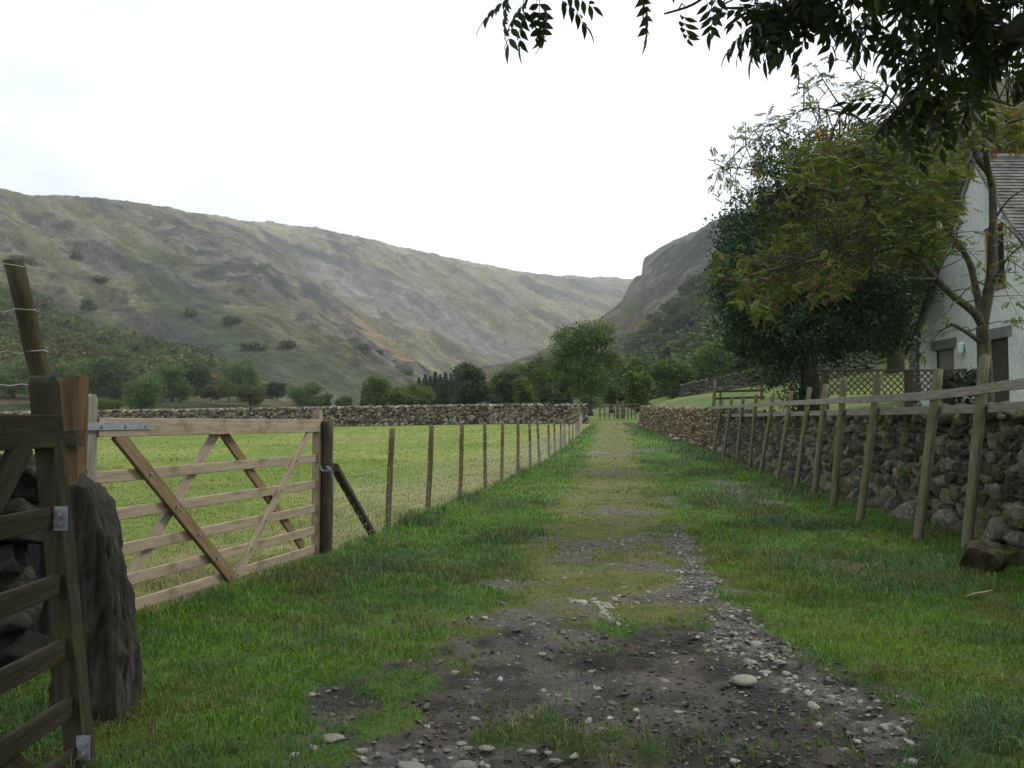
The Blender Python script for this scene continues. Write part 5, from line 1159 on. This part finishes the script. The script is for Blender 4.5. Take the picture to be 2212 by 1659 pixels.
# near ash, trunk out of the picture on the right
tb = np.array([3.6, 1.2, tz(3.6, 1.2)]); t = thing('ash_tree', 'dark leafy ash boughs hanging into the top right corner from overhead', 'tree', tuple(tb))
mb = MB(); rng = rs(21)
mb.add(*tube(smooth_path([tb + [0, 0, -.2], tb + [.05, 0, 1.2], tb + [0, .1, 2.4], tb + [-.05, .2, 3.6], tb + [-.2, .1, 5.2]], 3), list(np.linspace(.24, .10, 13)), 12, wob=.04, rng=rng))
Yq = 3.6; tips = []
limbs = [([tb + [0, .15, 3.0], P(2300, -150, 3.0), P(2150, -60, 3.5), P(2060, 40, 3.8), P(2010, 160, 4.0), P(1930, 250, 4.1), P(1895, 290, 4.1)], .045),
         ([tb + [0, .1, 2.8], P(2330, 20, 2.9), P(2200, 80, 3.5), P(2120, 170, 3.8), P(2080, 270, 3.9)], .045),
         ([P(2150, -60, 3.5), P(1950, -70, 3.6), P(1800, -30, 3.6), P(1700, 20, 3.6), P(1620, 50, 3.6)], .03),
         ([P(1800, -30, 3.6), P(1760, 10, 3.5), P(1740, 50, 3.5)], .012),
         ([P(1950, -70, 3.6), P(1750, -140, 3.4), P(1500, -120, 3.3), P(1300, -60, 3.2), P(1160, -25, 3.2), P(1135, 10, 3.2)], .025),
         ([P(1500, -120, 3.3), P(1530, -30, 3.4), P(1500, 8, 3.4), P(1435, 30, 3.4)], .008),
         ([P(1530, -30, 3.4), P(1560, 10, 3.4), P(1550, 30, 3.4)], .006),
         ([P(2060, 40, 3.8), P(1980, 20, 3.9), P(1900, 30, 3.9)], .02), ([P(2010, 160, 4.0), P(2110, 200, 4.2), P(2190, 230, 4.4)], .02)]
nodes = []
for pts, r0 in limbs:
    pp = smooth_path(pts, 4); nodes += pp; mb.add(*tube(pp, list(np.linspace(r0, max(.004, r0 * .2), len(pp))), 6, False))
nodes = np.array(nodes); LP_ = []; LD = []; LS = []
def ashleaf(px, py, Yd, s=1.0, dv=None):
    c = P(px, py, Yd); d2 = ((nodes - c) ** 2).sum(1); nd = nodes[np.argmin(d2)]; v = c - nd; ln = np.linalg.norm(v) + 1e-6
    mb.add(*tube([nd, nd + v * .5 + [0, 0, .02], c], [.004, .003, .002], 4, False))
    for j in range(rng.randint(1, 4) if dv is None else 1):
        LP_.append(c); LD.append((v / ln * .5 + rng.normal(size=3) * .55 + np.array([-.1, -.1, -.45])) if dv is None else dv); LS.append(s * rng.uniform(.8, 1.15))
def afill(poly, n, dy):
    k = 0; xs_ = [p[0] for p in poly]; ys_ = [p[1] for p in poly]
    while k < n:
        px = rng.uniform(min(xs_), max(xs_)); py = rng.uniform(min(ys_), max(ys_))
        if in_poly(px, py, poly): ashleaf(px, py, rng.uniform(*dy)); k += 1
afill([(1640, -60), (1830, -60), (1815, 15), (1760, 30), (1690, 40), (1640, 60), (1610, 40), (1630, 0)], 40, (3.3, 3.9))
afill([(1880, -80), (2280, -80), (2280, 100), (2180, 120), (2090, 150), (2040, 140), (1960, 90), (1900, 70), (1885, 40)], 70, (3.3, 4.4))
afill([(1960, 90), (2060, 130), (2120, 200), (2080, 250), (2000, 210), (1975, 150)], 13, (3.7, 4.3))
afill([(1880, 225), (1960, 230), (1985, 260), (1940, 280), (1890, 275)], 5, (3.9, 4.2))
afill([(2040, 200), (2120, 200), (2120, 270), (2050, 270)], 5, (3.8, 4.2))
for px, py, dv in ((1150, -8, (-.7, 0, -.45)), (1160, 2, (-.25, .1, -1)), (1175, -5, (.25, 0, -.9)), (1120, -15, (-1, 0, -.35)), (1190, -12, (.8, 0, -.35)), (1145, 0, (-.5, .2, -.8)), (1130, 5, (-.6, -.2, -.9)), (1100, -20, (-.4, .2, -.8)), (1205, -20, (.9, 0, -.2)), (1165, -20, (0, .3, -.8)), (1480, 14, (-.1, 0, -1)), (1650, 35, (-.8, 0, -.6)), (1640, 45, (-1, .1, -.5)), (1655, 45, (-.3, 0, -1)), (1380, -30, (.3, 0, -.6)), (1400, -35, (-.3, 0, -.7)), (1520, -15, (.3, 0, -.7)), (1560, -25, (-.4, 0, -.7)), (1590, -20, (.2, 0, -.8))): ashleaf(px, py, 3.35, .85, dv)
afill([(900, -700), (2600, -700), (2900, -160), (1500, -160)], 420, (2.4, 4.6))
mb.build('trunk', M['bark'], t, origin=tb, smooth=True)
tV, tF = compound(4, .074, .0145, .185, .35, False, 2); n = len(LP_); V, Fc = inst(tV, tF, np.array(LP_), dir_rot(np.array(LD), rng.normal(size=n) * .4), np.array(LS))
mk('crown', V, Fc, M['leaf_near'], t, col=rep(lerp3((.022, .036, .012), (.048, .07, .02), rng.uniform(0, 1, n)), len(tV)), origin=tb)
# crown overhead, outside the picture: what shades the track
n = 11000; rad = np.array([5.8, 5.2, 1.8]); d = rng.normal(size=(n, 3)); d /= np.linalg.norm(d, axis=1)[:, None]; p = np.array([1.6, .6, 6.8]) + d * rad * rng.uniform(.3, 1, n)[:, None] ** .5
a_ = np.arctan2(p[:, 2] - EYE, np.maximum(p[:, 1], .01)); kp = (p[:, 1] < .4) | (np.degrees(a_) > 31); p = p[kp]; n = len(p)
tV2, tF2 = compound(4, .1, .025, .24, .3, True, 3); V, Fc = inst(tV2, tF2, p, dir_rot(rng.normal(size=(n, 3)) + [0, 0, -.3], rng.normal(size=n)), rng.uniform(.9, 1.3, n))
mk('overhead_foliage', V, Fc, M['leaf_near'], t, col=rep(lerp3((.022, .036, .012), (.048, .07, .02), rng.uniform(0, 1, n)), len(tV2)), origin=tb)

# ------------------------------------------------------------------ loose stones
def pebbles(n, fn, seed):
    r = rs(seed); Vs = []; Fs = []; Cs = []; tot = 0; P_ = fn(r, n); z = TZ(P_[:, 0], P_[:, 1]); tm = [rock(2, 900 + i, 11, .35, .12) for i in range(8)]; k = r.randint(8, size=len(P_))
    for j in range(8):
        m = k == j; q = P_[m]; s = q[:, 2]; sc_ = np.stack([s * r.uniform(.8, 1.3, m.sum()), s * r.uniform(.7, 1, m.sum()), s * r.uniform(.22, .5, m.sum())], 1)
        V, Fc = inst(*tm[j], np.stack([q[:, 0], q[:, 1], z[m] + sc_[:, 2] * .25], 1), eul(r.uniform(-.3, .3, m.sum()), r.uniform(-.3, .3, m.sum()), r.uniform(0, 6.28, m.sum())), sc_)
        c = lerp3((.07, .066, .058), (.32, .305, .27), r.uniform(0, 1, m.sum()) ** 1.8); Vs.append(V); Fs.append(Fc + tot); Cs.append(rep(c, 42)); tot += len(V)
    return np.concatenate(Vs), np.concatenate(Fs), np.concatenate(Cs)
def sampler(r, n):
    X = r.uniform(-3.5, 6, n * 12); Y = r.uniform(2.9, 16, n * 12) ; mud, grv, thn, spt, tf = masks(X, Y)
    pr_ = np.maximum.reduce([grv * 1.0, mud * .10, thn * .05 * (1 + 2 * (vn(X * 1.5, Y * 1.5, 4) > .6)), spt * .25]) * np.clip(6 / Y, .3, 1); k = r.rand(len(X)) < pr_; X, Y = X[k][:n], Y[k][:n]
    s = .0035 + .022 * r.rand(len(X)) ** 3.6 + .0004 * Y
    return np.stack([X, Y, s], 1)
V, Fc, c = pebbles(12000, sampler, 5); o = mk('gravel', V, Fc, M['pebble'], col=c, smooth=True); tag(o, 'loose pale gravel and small stones strewn over the muddy track', 'gravel', kind='stuff')
ST = [(1609, 1465, 50, .62, (.40, .375, .32), 'big smooth oval pale stone lying alone in the mud'), (1637, 1374, 32, .7, (.36, .37, .36), 'pale angular stone at the edge of the gravel strip'),
      (1768, 1489, 26, .75, (.20, .19, .17), 'dark angular stone right of the big oval one'), (1794, 1482, 24, .5, (.33, .32, .29), 'pale wedge of stone touching the dark angular stone'),
      (1967, 1630, 32, .6, (.36, .35, .32), 'smooth pale stone near the bottom right corner'), (1685, 1427, 27, .45, (.40, .39, .36), 'flat pale stone just above the big oval stone'),
      (1653, 1441, 28, .35, (.36, .35, .32), 'long thin flat stone next to the big oval stone'), (1623, 1420, 28, .35, (.34, .33, .31), 'thin grey flat stone left of the flat pale ones'),
      (1896, 1507, 17, .7, (.37, .40, .41), 'small bluish white stone by the grass edge'), (2175, 1575, 34, .6, (.28, .29, .26), 'rounded grey stone in the grass at the right edge'),
      (999, 1652, 62, .6, (.27, .265, .24), 'big smooth grey stone cut off by the bottom of the picture'), (886, 1647, 62, .4, (.33, .31, .28), 'long sloping flat stone at the bottom left of the track'),
      (719, 1586, 50, .4, (.33, .32, .28), 'flat pale stone in the grass at the left edge of the mud'), (781, 1621, 24, .6, (.36, .34, .30), 'lumpy pale stone right of the flat stone in the grass'),
      (1051, 1619, 32, .4, (.38, .36, .32), 'flat pale stone above the big smooth grey one'), (1147, 1618, 24, .45, (.35, .33, .30), 'small slanting stone left of the bottom grass tuft'),
      (1185, 1617, 20, .5, (.37, .35, .31), 'small pale stone touching the bottom grass tuft'), (1116, 1569, 17, .7, (.38, .37, .34), 'small round white stone in the middle of the mud'),
      (1001, 1600, 30, .35, (.34, .33, .30), 'low flat stone left of centre near the bottom'), (1205, 1488, 16, .7, (.37, .36, .33), 'tiny white stone pair in the upper mud'),
      (1463, 973, 24, .6, (.42, .40, .33), 'white stone on the right verge far up the lane'), (1434, 958, 20, .4, (.37, .36, .33), 'pale stone farthest up the right verge'),
      (1668, 1115, 15, .5, (.38, .37, .33), 'small pale stone on the verge below the leaning posts'), (1699, 1124, 18, .3, (.42, .41, .38), 'flat white stone beside the small one on the verge'),
      (1867, 1243, 32, .35, (.26, .25, .20), 'half buried flat stone in the right hand grass'), (1255, 1300, 30, .2, (.42, .41, .37), 'pale flat slab in the grassy middle of the track')]
for i, (px, py, w_, hr, c, lab) in enumerate(ST):
    x, y = G(px, py + w_ * hr * .3); z = tz(x, y); s = w_ / 2 / F * math.hypot(y, 1.35)
    V, Fc = rock(3, 700 + i, 7, .6, .04); V = V * [s, s * .8, s * hr * .7]; cc = np.array(c) * .62 * np.ones((len(V), 3))
    o = mk('stone', V, Fc, M['pebble'], col=cc, smooth=True, loc=(x, y, z + s * hr * .3)); o.rotation_euler = (0, 0, rs(i).uniform(-.4, .4)); tag(o, lab, 'stone', 'loose stones lying on the track and verge')
x, y = G(2128, 1245); V, Fc = rock(5, 777, 12, .5, .16); n_ = fbm(V[:, 0] * 3, V[:, 1] * 3 + V[:, 2] * 2, 12, 3)
M['mossy'] = mat_noise('mossy_boulder', [(.016, .013, .008), (.042, .036, .018), (.085, .075, .045)], 7, 8, rough=.95, bump=1.0, bscale=16, bdist=.04, stops2=(.075, .085, .03), scale2=5)
o = mk('boulder', V * [.22, .19, .18], Fc, M['mossy'], smooth=True, loc=(x, y + .05, tz(x, y) + .13)); tag(o, 'brown mossy boulder lying at the foot of the nearest right hand post', 'boulder')
for i, (px, py, w_) in enumerate(((2192, 1225, 55), (2230, 1190, 60))):
    x, y = G(px, py); V, Fc = rock(4, 790 + i, 14, .42, .1); s = w_ / F * y / 1.5
    o = mk('boulder', V * [s, s * .8, s * .65], Fc, M['mossy'], smooth=True, loc=(x, y, tz(x, y) + s * .4)); tag(o, ['mossy stone lying just right of the brown boulder', 'mossy stone at the very right edge under the wall'][i], 'boulder')
x, y = G(2115, 1297); o = mk('fallen_stick', *tube([(-.12, -.03, .03), (-.03, .0, .045), (.05, .02, .05), (.13, .05, .06)], [.004, .008, .009, .005], 6), M['new_wood'], smooth=True, loc=(x, y, tz(x, y))); tag(o, 'short pale stick lying in the grass at the right', 'stick')

# clods of trodden mud
def clods(r, n):
    X = r.uniform(-3.2, 5, n * 9); Y = r.uniform(2.9, 9, n * 9); mud, grv, thn, spt, tf = masks(X, Y); k = r.rand(len(X)) < mud * (1 - grv) * (.1 + 1.0 * sst(fbm(X * 1.3, Y * 1.3, 3, 2), .4, .6)); X, Y = X[k][:n], Y[k][:n]
    return np.stack([X, Y, .003 + .013 * r.rand(len(X)) ** 2.5], 1)
V, Fc, c = pebbles(9000, clods, 6); M['mud'] = mat_noise('mud', [(.5, .5, .5), (1.2, 1.2, 1.2)], 30, 5, rough=.6, bump=.8, bscale=50, bdist=.01, attr=True)
o = mk('mud_clods', V, Fc, M['mud'], col=c * np.array([.30, .26, .22]) + .012, smooth=True); tag(o, 'trodden clods and hoof churned mud on the dark patch of track', 'mud', kind='stuff')

# pale broken bedrock and puddles
def puddle(name, px, py, a, b, seed, mat, dz, lab=None):
    x, y = G(px, py); zmax = 0; r = rs(seed); k = 28; ang = np.linspace(0, 2 * pi, k, endpoint=False); rad = 1 + .35 * np.sin(2 * ang + r.uniform(0, 6)) + .22 * np.sin(5 * ang + r.uniform(0, 6)) + .12 * np.sin(9 * ang)
    X = x + a * rad * np.cos(ang); Y = y + b * rad * np.sin(ang); z = TZ(X, Y).mean() + dz; V = [(0, 0, 0)] + [(X[i] - x, Y[i] - y, 0) for i in range(k)]; Fc = [(0, 1 + i, 1 + (i + 1) % k) for i in range(k)]
    return mk(name, V, Fc, mat, loc=(x, y, z))
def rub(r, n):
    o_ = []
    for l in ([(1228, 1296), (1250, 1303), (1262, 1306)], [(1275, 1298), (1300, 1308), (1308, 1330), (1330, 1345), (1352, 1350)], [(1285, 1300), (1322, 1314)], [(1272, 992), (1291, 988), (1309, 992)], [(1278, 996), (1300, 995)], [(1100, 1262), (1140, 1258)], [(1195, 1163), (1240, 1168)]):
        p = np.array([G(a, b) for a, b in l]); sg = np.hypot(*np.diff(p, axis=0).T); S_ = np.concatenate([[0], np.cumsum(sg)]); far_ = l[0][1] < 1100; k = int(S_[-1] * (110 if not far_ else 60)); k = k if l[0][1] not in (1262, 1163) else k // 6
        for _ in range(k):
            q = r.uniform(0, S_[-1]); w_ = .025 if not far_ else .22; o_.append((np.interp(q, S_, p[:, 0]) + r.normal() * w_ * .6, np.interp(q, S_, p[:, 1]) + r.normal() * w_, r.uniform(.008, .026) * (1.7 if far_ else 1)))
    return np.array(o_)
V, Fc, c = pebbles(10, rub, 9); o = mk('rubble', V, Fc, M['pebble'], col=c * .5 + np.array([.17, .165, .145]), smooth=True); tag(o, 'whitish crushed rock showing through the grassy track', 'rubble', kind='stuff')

# ------------------------------------------------------------------ grass
def grass():
    rng = rs(99); Vs = []; Cs = []
    bands = [(2.9, 5.5, 4200, .0022, 1.0), (5.5, 9, 2900, .0026, 1.0), (9, 15, 1150, .0042, 1.05), (15, 28, 330, .007, 1.15), (28, 58, 60, .014, 1.3)]
    for y0, y1, dens, hw, hs in bands:
        xm = .62 * y1 + .8; area = (y1 - y0) * 2 * xm; n = int(area * dens); X = rng.uniform(-xm, xm, n); Y = rng.uniform(y0, y1, n)
        k = (abs(X) < .62 * Y + .7) & (X < Xw(Y) - .02); X, Y = X[k], Y[k]; mud, grv, thn, spt, tf = masks(X, Y); fld = is_field(X, Y)
        c1 = fbm(X * 2.2, Y * 2.2, 131, 3); c2 = fbm(X * .8 + 9, Y * .8, 57, 4); c3 = fbm(X * 7, Y * 7, 133, 2)
        den = np.where(fld, .55, 1.0) * (1 - .45 * thn * (Y < 12) - .15 * thn * (Y >= 12) - .3 * thn * (c1 > .52)) * (1 - np.clip(mud * 1.0, 0, 1 - .22 * sst(c1, .48, .62) - .03)) * (1 - .93 * grv) * (1 - .8 * spt); den = np.maximum(den, tf * .9 * (~fld))
        k0 = rng.rand(len(X)) < den * np.clip(.1 + 1.5 * c3, .25, 1) ; k = k0; X, Y = X[k], Y[k]; n = len(X)
        thn, spt, tf, fld, c1, c2, mud = thn[k], spt[k], tf[k], fld[k], c1[k], c2[k], mud[k]
        Z = TZ(X, Y); tall = sst(c2, .5, .64); edge = np.exp(-((X - Xf(Y)) / .5) ** 2) * (Y > 5)
        h = (.036 + .06 * tall + .02 * c1) * (1 - .55 * thn) * np.where(fld, .62, 1) * (1 - .5 * tf) * (1 - .5 * np.clip(mud, 0, 1)) * rng.uniform(.5, 1.5, n) * hs * (.6 + .8 * c3[k0]); h = h * (1 + edge * .7)
        w_ = hw * rng.uniform(.7, 1.3, n)
        base = lerp3((.055, .15, .012), (.11, .215, .018), rng.rand(n)); base = lerp3(base, (.065, .115, .055), tall * rng.uniform(.3, 1, n)); base = lerp3(base, (.175, .195, .028), np.clip(thn * 1.3, 0, 1) * rng.uniform(.5, 1, n))
        base = lerp3(base, (.22, .19, .09), (rng.rand(n) < (.05 + .10 * thn)) * .9); fc = lerp3((.125, .20, .024), (.185, .225, .04), rng.rand(n)); fc = lerp3(fc, (.20, .19, .06), .7 * sst(fbm(X * .6, Y * .25, 151, 4), .5, .64)); fc = lerp3(fc, (.34, .30, .16), (rng.rand(n) < .08 + .55 * np.exp(-(Xf(Y) - X) / 1.3)) * .85)
        base = lerp3(base, (.115, .115, .035), .75 * sst(fbm(X * 3.1, Y * 3.1, 141, 4), .5, .66)); base = lerp3(base, (.05, .095, .045), .6 * sst(fbm(X * 1.7, Y * 1.7, 143, 4), .53, .64)); base = np.where(fld[:, None], fc, base); yl = np.exp(-((X - np.interp(Y, [3, 6, 11, 30], [3.2, 1.95, 2.2, 4.2])) / .35) ** 2); base = lerp3(base, (.17, .21, .022), .4 * yl)
        a = rng.uniform(0, 2 * pi, n); dx, dy = np.cos(a) * w_, np.sin(a) * w_; b = rng.uniform(0, 2 * pi, n); bend = h * rng.uniform(.35, 1.6, n); bx, by = np.cos(b) * bend, np.sin(b) * bend
        P0 = np.stack([X - dx, Y - dy, Z - .01], 1); P1 = np.stack([X + dx, Y + dy, Z - .01], 1); mx_, my_, mz_ = X + bx * .3, Y + by * .3, Z + h * .6
        P2 = np.stack([mx_ - dx * .75, my_ - dy * .75, mz_], 1); P3 = np.stack([mx_ + dx * .75, my_ + dy * .75, mz_], 1); P4 = np.stack([X + bx, Y + by, Z + h * (1 - .42 * bend / h)], 1)
        Vs.append(np.stack([P0, P1, P2, P3, P4], 1).reshape(-1, 3)); Cs.append(rep(base * (.5 + 1.1 * rng.rand(n) ** 1.3)[:, None], 5))
    V = np.concatenate(Vs); C_ = np.concatenate(Cs); n = len(V) // 5; f = np.array([(0, 1, 3), (0, 3, 2), (2, 3, 4)]); Fc = (f[None] + (np.arange(n) * 5)[:, None, None]).reshape(-1, 3)
    o = mk('grass', V, Fc, M['blade'], col=C_); tag(o, 'short green grass growing over the verges, track and field', 'grass', kind='stuff'); print('blades', n)
grass()

# ------------------------------------------------------------------ haze
HAZE = 0.00018
if HAZE > 0:
    V, Fc = box(-3600, 3600, -120, 4200, -1.5, 900)
    mh = bpy.data.materials.new('haze'); mh.use_nodes = True; th_ = mh.node_tree; th_.nodes.clear(); oh = N(th_, 'ShaderNodeOutputMaterial'); vh = N(th_, 'ShaderNodeVolumePrincipled')
    vh.inputs['Density'].default_value = HAZE; vh.inputs['Color'].default_value = (.92, .96, 1.0, 1); vh.inputs['Anisotropy'].default_value = .2
    th_.links.new(vh.outputs[0], oh.inputs['Volume']); hz_ = mk('haze', V, Fc, mh); tag(hz_, kind='stuff')
